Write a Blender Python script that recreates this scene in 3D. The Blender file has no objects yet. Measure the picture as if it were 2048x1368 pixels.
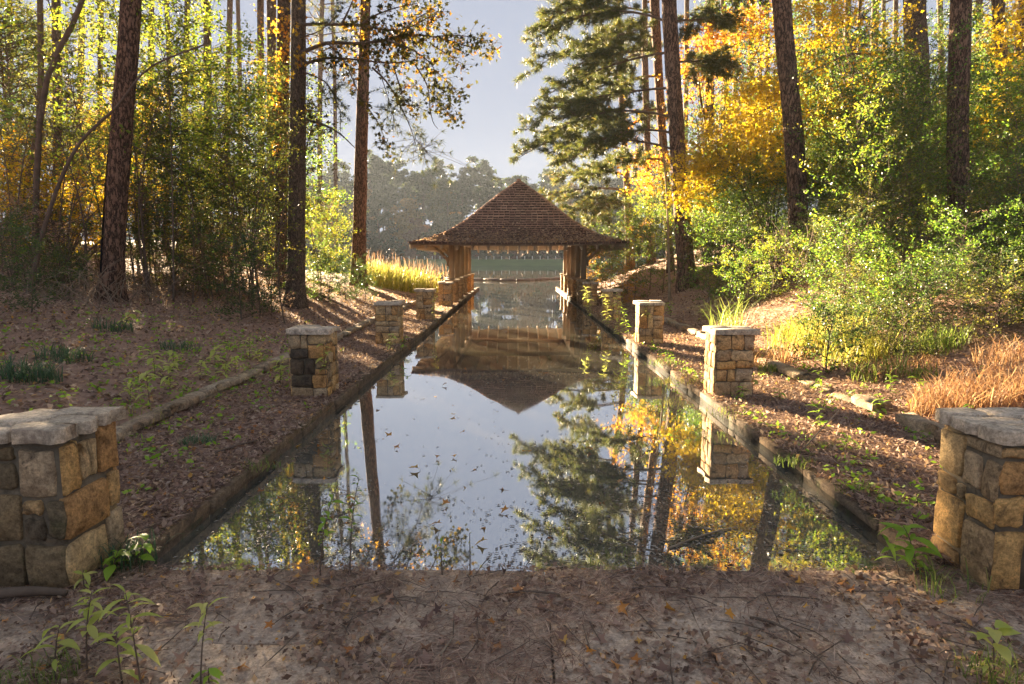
import bpy, math, random
import numpy as np
from mathutils import Vector, noise as mnoise

SC = bpy.context.scene
COL = SC.collection
R = math.radians
rng = np.random.default_rng(7)
random.seed(7)

# ------------------------------------------------------------------ camera, sky, sun, exposure
F = 1300.0                      # focal length in pixels of the 2048 px wide photograph
EYE = 1.6
TH = math.atan(168 / F)
YAW = math.atan(8 / F * math.cos(TH))
cam = bpy.data.cameras.new('camera')
cam.sensor_width = 36.0
cam.lens = 36.0 * F / 2048
cam.clip_start = 0.05
cam.clip_end = 3000
co = bpy.data.objects.new('camera', cam)
COL.objects.link(co)
co.location = (0, 0, EYE)
co.rotation_euler = (math.pi / 2 - TH, 0, YAW)
SC.camera = co

SUN_AZ, SUN_EL = R(-30.0), R(12.0)
sd = Vector((math.sin(SUN_AZ) * math.cos(SUN_EL), math.cos(SUN_AZ) * math.cos(SUN_EL), math.sin(SUN_EL)))
w = bpy.data.worlds.new('World')
SC.world = w
w.use_nodes = True
wn = w.node_tree
bg = wn.nodes['Background']
sky = wn.nodes.new('ShaderNodeTexSky')
sky.sky_type = 'NISHITA'
sky.sun_disc = False
sky.sun_elevation = SUN_EL
sky.sun_rotation = SUN_AZ
sky.air_density = 1.0
sky.dust_density = 1.2
sky.ozone_density = 2.0
gm = wn.nodes.new('ShaderNodeGamma')      # flattens the dome so the unseen sky adds more fill to the shade
gm.inputs[1].default_value = 0.05
wn.links.new(sky.outputs[0], gm.inputs[0])
tn = wn.nodes.new('ShaderNodeMix')
tn.data_type = 'RGBA'
tn.blend_type = 'MULTIPLY'
tn.inputs[0].default_value = 1.0
tn.inputs[7].default_value = (0.55, 0.61, 0.77, 1)
wn.links.new(gm.outputs[0], tn.inputs[6])
wn.links.new(tn.outputs[2], bg.inputs[0])
bg.inputs[1].default_value = 0.05
sl = bpy.data.lights.new('sun', 'SUN')
sl.energy = 5.0
sl.angle = R(0.6)
sl.color = (1.0, 0.77, 0.5)
so = bpy.data.objects.new('sun', sl)
COL.objects.link(so)
so.location = sd * 300
so.rotation_euler = sd.to_track_quat('Z', 'Y').to_euler()
vs = SC.view_settings
vs.view_transform = 'Standard'
vs.look = 'None'
vs.gamma = 1
vs.use_curve_mapping = False
vs.exposure = 3.95
SC.cycles.use_denoising = True
SC.cycles.max_bounces = 10
SC.cycles.diffuse_bounces = 6
SC.cycles.transparent_max_bounces = 4
SC.cycles.volume_bounces = 0
SC.cycles.sample_clamp_indirect = 3.0
SC.cycles.caustics_reflective = False
SC.cycles.caustics_refractive = False


def ray(px, py):
    x = (px - 1024) / F
    y = -(py - 684) / F
    fw = math.cos(TH) + y * math.sin(TH)
    up = -math.sin(TH) + y * math.cos(TH)
    return (x * math.cos(YAW) - fw * math.sin(YAW), x * math.sin(YAW) + fw * math.cos(YAW), up)


def at(px, py, Y):
    X, YY, U = ray(px, py)
    t = Y / YY
    return Vector((X * t, Y, EYE + U * t))


def ground_at(px, py, z=0.0):
    X, Y, U = ray(px, py)
    t = (z - EYE) / U
    return Vector((X * t, Y * t, z))


# ------------------------------------------------------------------ object helpers
def tag(o, label=None, cat=None, group=None, kind=None):
    if label: o['label'] = label
    if cat: o['category'] = cat
    if group: o['group'] = group
    if kind: o['kind'] = kind
    return o


def empty(name, loc, label, cat, group=None, rz=0.0):
    o = bpy.data.objects.new(name, None)
    o.empty_display_size = 0.2
    COL.objects.link(o)
    o.location = loc
    o.rotation_euler = (0, 0, rz)
    return tag(o, label, cat, group)


def link(name, me, mat=None, parent=None, loc=None):
    o = bpy.data.objects.new(name, me)
    if parent is not None and name in ('leaves', 'twigs', 'needles', 'star_leaves', 'golden_leaves'): o['kind'] = 'stuff'
    COL.objects.link(o)
    if mat is not None and len(me.materials) == 0:
        me.materials.append(mat)
    if parent is not None: o.parent = parent
    if loc is not None: o.location = loc
    return o


def copy_thing(root, loc, rz=0.0, s=1.0, label=None, group=None, mats=None):
    r = root.copy()
    COL.objects.link(r)
    r.location = loc
    r.rotation_euler = (0, 0, rz)
    r.scale = (s, s, s) if not isinstance(s, tuple) else s
    if label: r['label'] = label
    if group: r['group'] = group
    for ch in list(root.children):
        c = ch.copy()
        COL.objects.link(c)
        c.parent = r
        if mats and ch.name.split('.')[0] in mats:
            c.material_slots[0].link = 'OBJECT'
            c.material_slots[0].material = mats[ch.name.split('.')[0]]
        for g in list(ch.children):
            d = g.copy()
            COL.objects.link(d)
            d.parent = c
    return r


def mesh_np(name, V, faces_idx, nper, smooth=False):
    """V (n,3); faces_idx flat loop vertex indices; nper int or array of face sizes"""
    V = np.asarray(V, np.float32)
    idx = np.asarray(faces_idx, np.int32).ravel()
    if np.isscalar(nper):
        nf = len(idx) // nper
        tot = np.full(nf, nper, np.int32)
    else:
        tot = np.asarray(nper, np.int32)
        nf = len(tot)
    me = bpy.data.meshes.new(name)
    me.vertices.add(len(V))
    me.vertices.foreach_set('co', V.ravel())
    me.loops.add(len(idx))
    me.loops.foreach_set('vertex_index', idx)
    me.polygons.add(nf)
    st = np.zeros(nf, np.int32)
    st[1:] = np.cumsum(tot)[:-1]
    me.polygons.foreach_set('loop_start', st)
    me.polygons.foreach_set('loop_total', tot)
    if smooth:
        me.polygons.foreach_set('use_smooth', np.ones(nf, bool))
    me.update(calc_edges=True)
    return me


class MB:
    def __init__(self):
        self.v = []
        self.f = []

    def add(self, vs_, fs_):
        n = len(self.v)
        self.v.extend([tuple(p) for p in vs_])
        self.f.extend([tuple(i + n for i in f) for f in fs_])

    def box(self, c, d, rz=0.0, jit=0.0):
        hx, hy, hz = d[0] / 2, d[1] / 2, d[2] / 2
        cs, sn = math.cos(rz), math.sin(rz)
        vs_ = []
        for z in (-hz, hz):
            for x, y in ((-hx, -hy), (hx, -hy), (hx, hy), (-hx, hy)):
                vs_.append((c[0] + x * cs - y * sn + random.uniform(-jit, jit), c[1] + x * sn + y * cs + random.uniform(-jit, jit),
                            c[2] + z + random.uniform(-jit, jit)))
        self.add(vs_, [(0, 3, 2, 1), (4, 5, 6, 7), (0, 1, 5, 4), (1, 2, 6, 5), (2, 3, 7, 6), (3, 0, 4, 7)])

    def beam(self, a, b, wd, ht, up=Vector((0, 0, 1))):
        a, b = Vector(a), Vector(b)
        d = (b - a).normalized()
        s = d.cross(up)
        if s.length < 1e-4: s = Vector((1, 0, 0))
        s = s.normalized() * wd / 2
        u = s.cross(d).normalized() * ht / 2
        vs_ = []
        for p in (a, b):
            vs_ += [p - s - u, p + s - u, p + s + u, p - s + u]
        self.add(vs_, [(0, 1, 2, 3), (7, 6, 5, 4), (0, 4, 5, 1), (1, 5, 6, 2), (2, 6, 7, 3), (3, 7, 4, 0)])

    def tube(self, pts, rad, sides=6, cap=True, rough=0.0):
        pts = [Vector(p) for p in pts]
        n = len(pts)
        vs_ = []
        ref = Vector((0.31, 0.95, 0.1))
        ph = random.uniform(0, 10)
        for i, p in enumerate(pts):
            d = (pts[min(i + 1, n - 1)] - pts[max(i - 1, 0)]).normalized()
            s = d.cross(ref)
            if s.length < 0.05: s = d.cross(Vector((1, 0, 0)))
            s.normalize()
            t = s.cross(d)
            for k in range(sides):
                a = 2 * math.pi * k / sides
                r = rad[i]
                if rough:
                    r *= 1 + rough * mnoise.noise(Vector((math.cos(a) * 2.2 + ph, math.sin(a) * 2.2, p.z * 1.3))) \
                        + 0.6 * rough * mnoise.noise(Vector((math.cos(a) * 6 + ph, math.sin(a) * 6, p.z * 4)))
                vs_.append(p + (s * math.cos(a) + t * math.sin(a)) * r)
        fs_ = []
        for i in range(n - 1):
            for k in range(sides):
                a0, a1 = i * sides + k, i * sides + (k + 1) % sides
                fs_.append((a0, a0 + sides, a1 + sides, a1))
        if cap:
            fs_.append(tuple(range(sides)))
            fs_.append(tuple(range(n * sides - 1, (n - 1) * sides - 1, -1)))
        self.add(vs_, fs_)

    def mesh(self, name, smooth=False):
        idx = [i for f in self.f for i in f]
        return mesh_np(name, self.v if self.v else np.zeros((0, 3)), idx, [len(f) for f in self.f], smooth)

    def build(self, name, mat, parent=None, smooth=False, loc=None):
        return link(name, self.mesh(name, smooth), mat, parent, loc)


def curve_pts(p0, p1, p2, n):
    out = []
    for i in range(n):
        t = i / (n - 1)
        out.append(Vector(p0) * (1 - t) ** 2 + Vector(p1) * 2 * t * (1 - t) + Vector(p2) * t * t)
    return out


def spline(pts, n):
    """catmull-rom through pts"""
    P = [Vector(p) for p in pts]
    P = [P[0] * 2 - P[1]] + P + [P[-1] * 2 - P[-2]]
    out = []
    segs = len(P) - 3
    for i in range(n):
        u = i / (n - 1) * segs
        k = min(int(u), segs - 1)
        t = u - k
        a, b, c, d = P[k], P[k + 1], P[k + 2], P[k + 3]
        out.append(0.5 * ((2 * b) + (c - a) * t + (2 * a - 5 * b + 4 * c - d) * t * t + (3 * b - a - 3 * c + d) * t ** 3))
    return out


# ------------------------------------------------------------------ leaves (vectorised)
def rand_dirs(n, up=0.0, spread=1.0):
    d = rng.normal(size=(n, 3))
    d[:, 2] = d[:, 2] * spread + up
    return d / np.linalg.norm(d, axis=1, keepdims=True)


def leaf_arrays(P, size, dirs=None, width=0.5, fold=0.25):
    n = len(P)
    d = rand_dirs(n, -0.25, 0.6) if dirs is None else dirs
    u = rand_dirs(n)
    s = np.cross(d, u)
    s /= np.linalg.norm(s, axis=1, keepdims=True) + 1e-9
    nn = np.cross(s, d)
    L = np.asarray(size).reshape(-1, 1)
    W = L * width * 0.5
    V = np.empty((n, 4, 3))
    V[:, 0] = P
    V[:, 1] = P + d * L * 0.45 + s * W + nn * W * fold
    V[:, 2] = P + d * L
    V[:, 3] = P + d * L * 0.45 - s * W + nn * W * fold
    return V.reshape(-1, 3)


def leaf_mesh(name, P, size, dirs=None, width=0.5, fold=0.25):
    V = leaf_arrays(np.asarray(P), size, dirs, width, fold)
    return mesh_np(name, V, np.arange(len(V)), 4)


STAR = np.array([(math.cos(a) * r, math.sin(a) * r) for a, r in
                 [(R(90 + k * 36), ((1.0, .38, .86, .34, .7, .3, .62, .33, .9, .4)[k])) for k in range(10)]])


def star_mesh(name, P, size, up_bias=0.6, droop=0.25, nrm=None):
    n = len(P)
    if nrm is None:
        nrm = rand_dirs(n, up_bias)
    u = np.cross(nrm, rand_dirs(n))
    u /= np.linalg.norm(u, axis=1, keepdims=True) + 1e-9
    v = np.cross(nrm, u)
    L = np.asarray(size).reshape(-1, 1) * 0.5
    V = np.empty((n, 10, 3))
    for k in range(10):
        r = np.hypot(*STAR[k])
        V[:, k] = P + (u * STAR[k, 0] + v * STAR[k, 1]) * L - nrm * L * droop * (r if k % 4 else r * 0.2)
    # fan of quads round: 5 kite faces sharing notch vertices + pentagon core
    idx = []
    base = np.arange(n)[:, None] * 10
    core = base + np.array([1, 3, 5, 7, 9])
    tri = np.concatenate([base + np.array([9, 0, 1]), base + np.array([1, 2, 3]), base + np.array([3, 4, 5]),
                          base + np.array([5, 6, 7]), base + np.array([7, 8, 9])], axis=1)
    flat = np.concatenate([core, tri], axis=1).ravel()
    tot = np.tile([5, 3, 3, 3, 3, 3], n)
    return mesh_np(name, V.reshape(-1, 3), flat, tot)


def needles_mesh(name, C, axis, k=14, L=0.2, wd=0.012, spread=0.75):
    """tufts at C (n,3) with axis (n,3); k needles each"""
    n = len(C)
    C = np.repeat(C, k, axis=0)
    A = np.repeat(axis, k, axis=0)
    d = A * 0.75 + rng.normal(size=(n * k, 3)) * spread
    d /= np.linalg.norm(d, axis=1, keepdims=True)
    d[:, 2] -= 0.12
    s = np.cross(d, rand_dirs(n * k))
    s /= np.linalg.norm(s, axis=1, keepdims=True) + 1e-9
    l = (L * rng.uniform(0.7, 1.15, n * k))[:, None]
    V = np.empty((n * k, 3, 3))
    V[:, 0] = C + s * wd * 0.5
    V[:, 1] = C - s * wd * 0.5
    V[:, 2] = C + d * l
    return mesh_np(name, V.reshape(-1, 3), np.arange(n * k * 3), 3)


def blades_arrays(P, H, lean, wd):
    """curved grass blades, 2 quads + tip tri merged as 2 quads (5 levels -> 6 verts)"""
    n = len(P)
    a = rng.uniform(0, 2 * math.pi, n)
    dx = np.stack([np.cos(a), np.sin(a), np.zeros(n)], 1)
    sx = np.stack([-np.sin(a), np.cos(a), np.zeros(n)], 1)
    H = np.asarray(H).reshape(-1, 1)
    ln = np.asarray(lean).reshape(-1, 1)
    W = np.asarray(wd).reshape(-1, 1) * 0.5
    up = np.array([0, 0, 1.0])
    V = np.empty((n, 7, 3))
    c1 = P + up * H * 0.5 + dx * H * ln * 0.18
    c2 = P + up * H * (0.88 - 0.12 * ln) + dx * H * ln * 0.55
    c3 = P + up * H * (1.0 - 0.35 * ln) + dx * H * ln * 1.05
    V[:, 0] = P - sx * W; V[:, 1] = P + sx * W
    V[:, 2] = c1 - sx * W * .9; V[:, 3] = c1 + sx * W * .9
    V[:, 4] = c2 - sx * W * .6; V[:, 5] = c2 + sx * W * .6
    V[:, 6] = c3
    b = np.arange(n)[:, None] * 7
    idx = np.concatenate([b + [0, 1, 3, 2], b + [2, 3, 5, 4], b + [4, 5, 6]], 1).ravel()
    return V.reshape(-1, 3), idx, np.tile([4, 4, 3], n)


# ------------------------------------------------------------------ materials
def new_mat(name):
    m = bpy.data.materials.new(name)
    m.use_nodes = True
    nt = m.node_tree
    for n in list(nt.nodes): nt.nodes.remove(n)
    out = nt.nodes.new('ShaderNodeOutputMaterial')
    return m, nt, out


def node(nt, typ, **kw):
    n = nt.nodes.new(typ)
    for k, v in kw.items(): setattr(n, k, v)
    return n


def ramp(nt, fac, stops, interp='LINEAR'):
    r = nt.nodes.new('ShaderNodeValToRGB')
    r.color_ramp.interpolation = interp
    el = r.color_ramp.elements
    while len(el) < len(stops): el.new(0.5)
    for e, (p, c) in zip(el, stops):
        e.position = p
        e.color = (*c, 1)
    if fac is not None: nt.links.new(fac, r.inputs[0])
    return r


def tex_noise(nt, vec, scale, detail=4, rough=0.6, dist=0.0):
    n = nt.nodes.new('ShaderNodeTexNoise')
    n.inputs['Scale'].default_value = scale
    n.inputs['Detail'].default_value = detail
    n.inputs['Roughness'].default_value = rough
    n.inputs['Distortion'].default_value = dist
    if vec is not None: nt.links.new(vec, n.inputs['Vector'])
    return n


def mixc(nt, fac, a, b, mode='MIX'):
    m = nt.nodes.new('ShaderNodeMix')
    m.data_type = 'RGBA'
    m.blend_type = mode
    for sock, v in ((m.inputs[0], fac), (m.inputs[6], a), (m.inputs[7], b)):
        if isinstance(v, (int, float)): sock.default_value = v
        elif isinstance(v, tuple): sock.default_value = (*v, 1)
        else: nt.links.new(v, sock)
    return m.outputs[2]


def leaf_mat(name, stops, trans=0.5, tcol=1.6, objvar=0.25, rough=0.5, spec=0.3):
    m, nt, out = new_mat(name)
    g = node(nt, 'ShaderNodeNewGeometry')
    oi = node(nt, 'ShaderNodeObjectInfo')
    ma = node(nt, 'ShaderNodeMath', operation='MULTIPLY_ADD')
    ma.inputs[1].default_value = objvar
    nt.links.new(oi.outputs['Random'], ma.inputs[0])
    sc = node(nt, 'ShaderNodeMath', operation='MULTIPLY')
    sc.inputs[1].default_value = 1 - objvar
    nt.links.new(g.outputs['Random Per Island'], sc.inputs[0])
    nt.links.new(sc.outputs[0], ma.inputs[2])
    cr = ramp(nt, ma.outputs[0], stops)
    p = node(nt, 'ShaderNodeBsdfPrincipled')
    nt.links.new(cr.outputs[0], p.inputs['Base Color'])
    p.inputs['Roughness'].default_value = rough
    p.inputs['Specular IOR Level'].default_value = spec
    t = node(nt, 'ShaderNodeBsdfTranslucent')
    tc = mixc(nt, 1.0, cr.outputs[0], (tcol, tcol, tcol * 0.8), 'MULTIPLY')
    nt.links.new(tc, t.inputs[0])
    mx = node(nt, 'ShaderNodeMixShader')
    mx.inputs[0].default_value = trans
    nt.links.new(p.outputs[0], mx.inputs[1])
    nt.links.new(t.outputs[0], mx.inputs[2])
    nt.links.new(mx.outputs[0], out.inputs[0])
    return m


def solid_mat(name, c1, c2, scale=8, rough=0.8, bump=0.3, bscale=None, c3=None, objvar=0.0, stretch=None, spec=0.2, dark=None, dist=0.0):
    m, nt, out = new_mat(name)
    tc = node(nt, 'ShaderNodeTexCoord')
    vec = tc.outputs['Object']
    if stretch:
        mp = node(nt, 'ShaderNodeMapping')
        mp.inputs['Scale'].default_value = stretch
        nt.links.new(vec, mp.inputs[0])
        vec = mp.outputs[0]
    oi = node(nt, 'ShaderNodeObjectInfo')
    va = node(nt, 'ShaderNodeVectorMath', operation='ADD')
    nt.links.new(vec, va.inputs[0])
    vm = node(nt, 'ShaderNodeVectorMath', operation='SCALE')
    vm.inputs[0].default_value = (37.0, 91.0, 53.0)
    nt.links.new(oi.outputs['Random'], vm.inputs['Scale'])
    nt.links.new(vm.outputs[0], va.inputs[1])
    vec = va.outputs[0]
    n1 = tex_noise(nt, vec, scale, 6, 0.65, dist)
    stops = [(0.3, c1), (0.7, c2)] if c3 is None else [(0.25, c1), (0.5, c2), (0.75, c3)]
    col = ramp(nt, n1.outputs[0], stops).outputs[0]
    if objvar:
        mr = node(nt, 'ShaderNodeMapRange')
        mr.inputs[3].default_value = 1 - objvar
        mr.inputs[4].default_value = 1 + objvar
        nt.links.new(oi.outputs['Random'], mr.inputs[0])
        cc = node(nt, 'ShaderNodeCombineColor')
        for i in range(3): nt.links.new(mr.outputs[0], cc.inputs[i])
        col = mixc(nt, 1.0, col, cc.outputs[0], 'MULTIPLY')
    if dark:
        n3 = tex_noise(nt, vec, dark[0], 5, 0.7)
        dr = ramp(nt, n3.outputs[0], [(dark[1], (0, 0, 0)), (dark[1] + 0.15, (1, 1, 1))])
        col = mixc(nt, dr.outputs[0], col, dark[2])
    p = node(nt, 'ShaderNodeBsdfPrincipled')
    nt.links.new(col, p.inputs['Base Color'])
    p.inputs['Roughness'].default_value = rough
    p.inputs['Specular IOR Level'].default_value = spec
    n2 = tex_noise(nt, vec, bscale or scale * 4, 6, 0.7)
    b = node(nt, 'ShaderNodeBump')
    b.inputs['Strength'].default_value = bump
    b.inputs['Distance'].default_value = 0.03
    nt.links.new(n2.outputs[0], b.inputs['Height'])
    nt.links.new(b.outputs[0], p.inputs['Normal'])
    nt.links.new(p.outputs[0], out.inputs[0])
    return m


def bark_mat(name, crack, plate, plate2, scale=14.0):
    m, nt, out = new_mat(name)
    tc = node(nt, 'ShaderNodeTexCoord')
    mp = node(nt, 'ShaderNodeMapping')
    mp.inputs['Scale'].default_value = (1, 1, 0.3)
    nt.links.new(tc.outputs['Object'], mp.inputs[0])
    nw = tex_noise(nt, mp.outputs[0], 7, 5, 0.7)
    add = mixc(nt, 0.16, mp.outputs[0], nw.outputs[1], 'LINEAR_LIGHT')
    v = node(nt, 'ShaderNodeTexVoronoi', feature='DISTANCE_TO_EDGE')
    v.inputs['Scale'].default_value = scale
    nt.links.new(add, v.inputs['Vector'])
    n1 = tex_noise(nt, mp.outputs[0], scale * 2.2, 7, 0.75)
    hm = node(nt, 'ShaderNodeMath', operation='MULTIPLY_ADD')
    hm.inputs[1].default_value = 0.5
    nt.links.new(n1.outputs[0], hm.inputs[0])
    nt.links.new(v.outputs['Distance'], hm.inputs[2])
    cr = ramp(nt, hm.outputs[0], [(0.3, (0, 0, 0)), (0.46, (1, 1, 1))])
    n0 = tex_noise(nt, mp.outputs[0], 2.5, 5, 0.7)
    pc = ramp(nt, n0.outputs[0], [(0.3, plate), (0.7, plate2)])
    dk = ramp(nt, n1.outputs[0], [(0.3, (0.65, 0.62, 0.6)), (0.65, (1.15, 1.12, 1.1))])
    pc2 = mixc(nt, 1.0, pc.outputs[0], dk.outputs[0], 'MULTIPLY')
    col = mixc(nt, cr.outputs[0], crack, pc2)
    p = node(nt, 'ShaderNodeBsdfPrincipled')
    nt.links.new(col, p.inputs['Base Color'])
    p.inputs['Roughness'].default_value = 0.9
    p.inputs['Specular IOR Level'].default_value = 0.1
    b = node(nt, 'ShaderNodeBump')
    b.inputs['Strength'].default_value = 0.9
    b.inputs['Distance'].default_value = 0.06
    nt.links.new(hm.outputs[0], b.inputs['Height'])
    nt.links.new(b.outputs[0], p.inputs['Normal'])
    nt.links.new(p.outputs[0], out.inputs[0])
    return m


M = {}
M['stone'] = None


def stone_mat(name, cols, lichen=0.0, dirt=(0.06, 0.045, 0.032), bumps=0.8, bd=0.035):
    m, nt, out = new_mat(name)
    tc = node(nt, 'ShaderNodeTexCoord')
    oi = node(nt, 'ShaderNodeObjectInfo')
    vm = node(nt, 'ShaderNodeVectorMath', operation='SCALE')
    vm.inputs[0].default_value = (37.0, 91.0, 53.0)
    nt.links.new(oi.outputs['Random'], vm.inputs['Scale'])
    va = node(nt, 'ShaderNodeVectorMath', operation='ADD')
    nt.links.new(tc.outputs['Object'], va.inputs[0])
    nt.links.new(vm.outputs[0], va.inputs[1])
    vec = va.outputs[0]
    k = len(cols)
    base = ramp(nt, oi.outputs['Random'], [((i + 0.5) / k, c) for i, c in enumerate(cols)])
    n1 = tex_noise(nt, vec, 9, 6, 0.7, 0.6)
    v1 = ramp(nt, n1.outputs[0], [(0.3, (0.45, 0.42, 0.4)), (0.5, (1.0, 0.97, 0.93)), (0.7, (1.5, 1.42, 1.28))])
    col = mixc(nt, 1.0, base.outputs[0], v1.outputs[0], 'MULTIPLY')
    n2 = tex_noise(nt, vec, 55, 7, 0.8)
    v2 = ramp(nt, n2.outputs[0], [(0.35, (0.5, 0.47, 0.44)), (0.58, (1.15, 1.15, 1.15))])
    col = mixc(nt, 1.0, col, v2.outputs[0], 'MULTIPLY')
    n3 = tex_noise(nt, vec, 4.5, 5, 0.7, 0.8)
    dr = ramp(nt, n3.outputs[0], [(0.56, (0, 0, 0)), (0.68, (1, 1, 1))])
    col = mixc(nt, dr.outputs[0], col, dirt)
    if lichen:
        n4 = tex_noise(nt, vec, 6, 5, 0.7)
        lr = ramp(nt, n4.outputs[0], [(0.55, (0, 0, 0)), (0.7, (lichen,) * 3)])
        col = mixc(nt, lr.outputs[0], col, (0.045, 0.07, 0.02))
    p = node(nt, 'ShaderNodeBsdfPrincipled')
    nt.links.new(col, p.inputs['Base Color'])
    p.inputs['Roughness'].default_value = 0.85
    p.inputs['Specular IOR Level'].default_value = 0.2
    hm = mixc(nt, 0.35, n1.outputs[0], n2.outputs[0])
    b = node(nt, 'ShaderNodeBump')
    b.inputs['Strength'].default_value = bumps
    b.inputs['Distance'].default_value = bd
    nt.links.new(hm, b.inputs['Height'])
    nt.links.new(b.outputs[0], p.inputs['Normal'])
    nt.links.new(p.outputs[0], out.inputs[0])
    return m


M['stone'] = stone_mat('sandstone', [(0.4, 0.29, 0.17), (0.58, 0.38, 0.17), (0.52, 0.29, 0.115), (0.6, 0.44, 0.23), (0.46, 0.36, 0.24), (0.62, 0.39, 0.155)])
M['stone_algae_shade'] = stone_mat('algae_and_shade_sandstone', [(0.2, 0.16, 0.1), (0.28, 0.21, 0.12), (0.16, 0.13, 0.09)], 0.4)  # algae tone with the shade of the front face mixed into the colour
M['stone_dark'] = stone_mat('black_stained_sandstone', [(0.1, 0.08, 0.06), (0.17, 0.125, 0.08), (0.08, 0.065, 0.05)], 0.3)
M['cap'] = stone_mat('cap_flagstone', [(0.55, 0.46, 0.35), (0.6, 0.51, 0.4), (0.48, 0.4, 0.3)], 0.12, (0.26, 0.2, 0.15), 0.6, 0.012)
M['kerb'] = stone_mat('kerb_sandstone', [(0.2, 0.15, 0.1), (0.25, 0.175, 0.105), (0.17, 0.13, 0.09)], 0.85, (0.05, 0.04, 0.03))
M['poolstone'] = stone_mat('wet_mossy_sandstone', [(0.05, 0.042, 0.03), (0.075, 0.06, 0.04), (0.04, 0.035, 0.025)], 0.9, (0.035, 0.03, 0.02))
M['poolstone_dry'] = stone_mat('damp_sandstone', [(0.2, 0.15, 0.1), (0.26, 0.19, 0.12), (0.16, 0.12, 0.085)], 0.7, (0.06, 0.05, 0.035))
M['wallstone'] = stone_mat('low_wall_sandstone', [(0.36, 0.28, 0.18), (0.3, 0.22, 0.15), (0.42, 0.34, 0.24)], 0.5)
M['flag'] = stone_mat('terrace_flagstone', [(0.46, 0.365, 0.28), (0.49, 0.39, 0.3), (0.43, 0.34, 0.26)], 0.0, (0.3, 0.225, 0.17), 0.5, 0.015)
M['mortar'] = solid_mat('mortar', (0.16, 0.13, 0.09), (0.28, 0.23, 0.16), 14, 0.95, 0.6, 60, dark=(5, 0.55, (0.03, 0.026, 0.02)))
M['soil'] = solid_mat('pine_straw_soil', (0.2, 0.125, 0.09), (0.36, 0.225, 0.155), 3.2, 0.95, 0.8, 40, c3=(0.27, 0.17, 0.12))
M['poolwall'] = solid_mat('mossy_pool_wall', (0.03, 0.025, 0.018), (0.13, 0.1, 0.07), 9, 0.8, 0.7, 30, stretch=(1, 1, 0.3), dark=(6, 0.5, (0.03, 0.045, 0.012)))
M['wood'] = solid_mat('weathered_timber', (0.27, 0.21, 0.155), (0.41, 0.33, 0.25), 5, 0.8, 0.35, 40, stretch=(6, 6, 0.6), objvar=0.12)
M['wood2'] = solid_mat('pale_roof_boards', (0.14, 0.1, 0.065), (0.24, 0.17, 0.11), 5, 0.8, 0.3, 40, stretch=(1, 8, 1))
M['shingle'] = None
M['bark_pine'] = bark_mat('pine_bark', (0.06, 0.04, 0.028), (0.25, 0.155, 0.105), (0.34, 0.215, 0.145), 13.0)
M['bark_grey'] = bark_mat('grey_bark', (0.08, 0.062, 0.045), (0.23, 0.175, 0.125), (0.32, 0.25, 0.18), 20.0)
M['bark_far'] = solid_mat('distant_bark', (0.05, 0.04, 0.032), (0.12, 0.09, 0.07), 2, 0.9, 0.2)
M['twig'] = solid_mat('twig_bark', (0.09, 0.066, 0.046), (0.18, 0.13, 0.095), 6, 0.9, 0.2)
M['twig_pale'] = solid_mat('pale_twig', (0.2, 0.15, 0.1), (0.34, 0.26, 0.18), 6, 0.9, 0.2)
M['ivy_bark'] = bark_mat('dark_bark', (0.04, 0.03, 0.02), (0.14, 0.1, 0.07), (0.2, 0.14, 0.1), 18.0)

G_D = [(0.0, (0.022, 0.045, 0.018)), (0.4, (0.04, 0.075, 0.022)), (0.75, (0.075, 0.12, 0.025)), (1.0, (0.16, 0.17, 0.03))]
G_M = [(0.0, (0.04, 0.085, 0.015)), (0.4, (0.075, 0.15, 0.02)), (0.75, (0.14, 0.22, 0.025)), (1.0, (0.32, 0.28, 0.03))]
G_Y = [(0.0, (0.08, 0.14, 0.02)), (0.4, (0.15, 0.215, 0.025)), (0.75, (0.29, 0.29, 0.03)), (1.0, (0.5, 0.36, 0.03))]
Y_Y = [(0.0, (0.3, 0.25, 0.02)), (0.4, (0.52, 0.38, 0.02)), (0.8, (0.62, 0.42, 0.02)), (1.0, (0.6, 0.24, 0.02))]
O_O = [(0.0, (0.25, 0.2, 0.03)), (0.4, (0.5, 0.3, 0.03)), (0.8, (0.52, 0.23, 0.03)), (1.0, (0.46, 0.12, 0.03))]
P_N = [(0.0, (0.035, 0.055, 0.016)), (0.5, (0.075, 0.09, 0.025)), (0.85, (0.13, 0.12, 0.035)), (1.0, (0.26, 0.16, 0.05))]
B_R = [(0.0, (0.12, 0.075, 0.055)), (0.35, (0.29, 0.19, 0.14)), (0.7, (0.43, 0.295, 0.22)), (0.93, (0.56, 0.43, 0.33)), (1.0, (0.6, 0.33, 0.08))]
M['leaf_dark'] = leaf_mat('dark_green_leaves', G_D, 0.45, 1.7, 0.2, 0.4, 0.45)
M['leaf_green'] = leaf_mat('green_leaves', G_M, 0.5, 1.6, 0.2, 0.4, 0.4)
M['leaf_olive'] = leaf_mat('olive_leaves', [(0.0, (0.045, 0.06, 0.02)), (0.4, (0.085, 0.1, 0.025)), (0.75, (0.15, 0.15, 0.03)), (1.0, (0.3, 0.22, 0.04))], 0.5, 1.5, 0.2, 0.5, 0.3)
M['leaf_yg'] = leaf_mat('yellow_green_leaves', G_Y, 0.5, 1.4, 0.2)
M['leaf_yellow'] = leaf_mat('yellow_leaves', Y_Y, 0.5, 1.3, 0.15)
M['leaf_orange'] = leaf_mat('orange_leaves', O_O, 0.5, 1.3, 0.2)
M['leaf_gold'] = leaf_mat('golden_star_leaves', [(0, (0.3, 0.17, 0.02)), (0.6, (0.5, 0.27, 0.025)), (1, (0.5, 0.18, 0.03))], .45, 1.2, 0, .7, .1)
M['needle'] = leaf_mat('pine_needles', P_N, 0.42, 1.6, 0.1, 0.45, 0.3)
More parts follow.
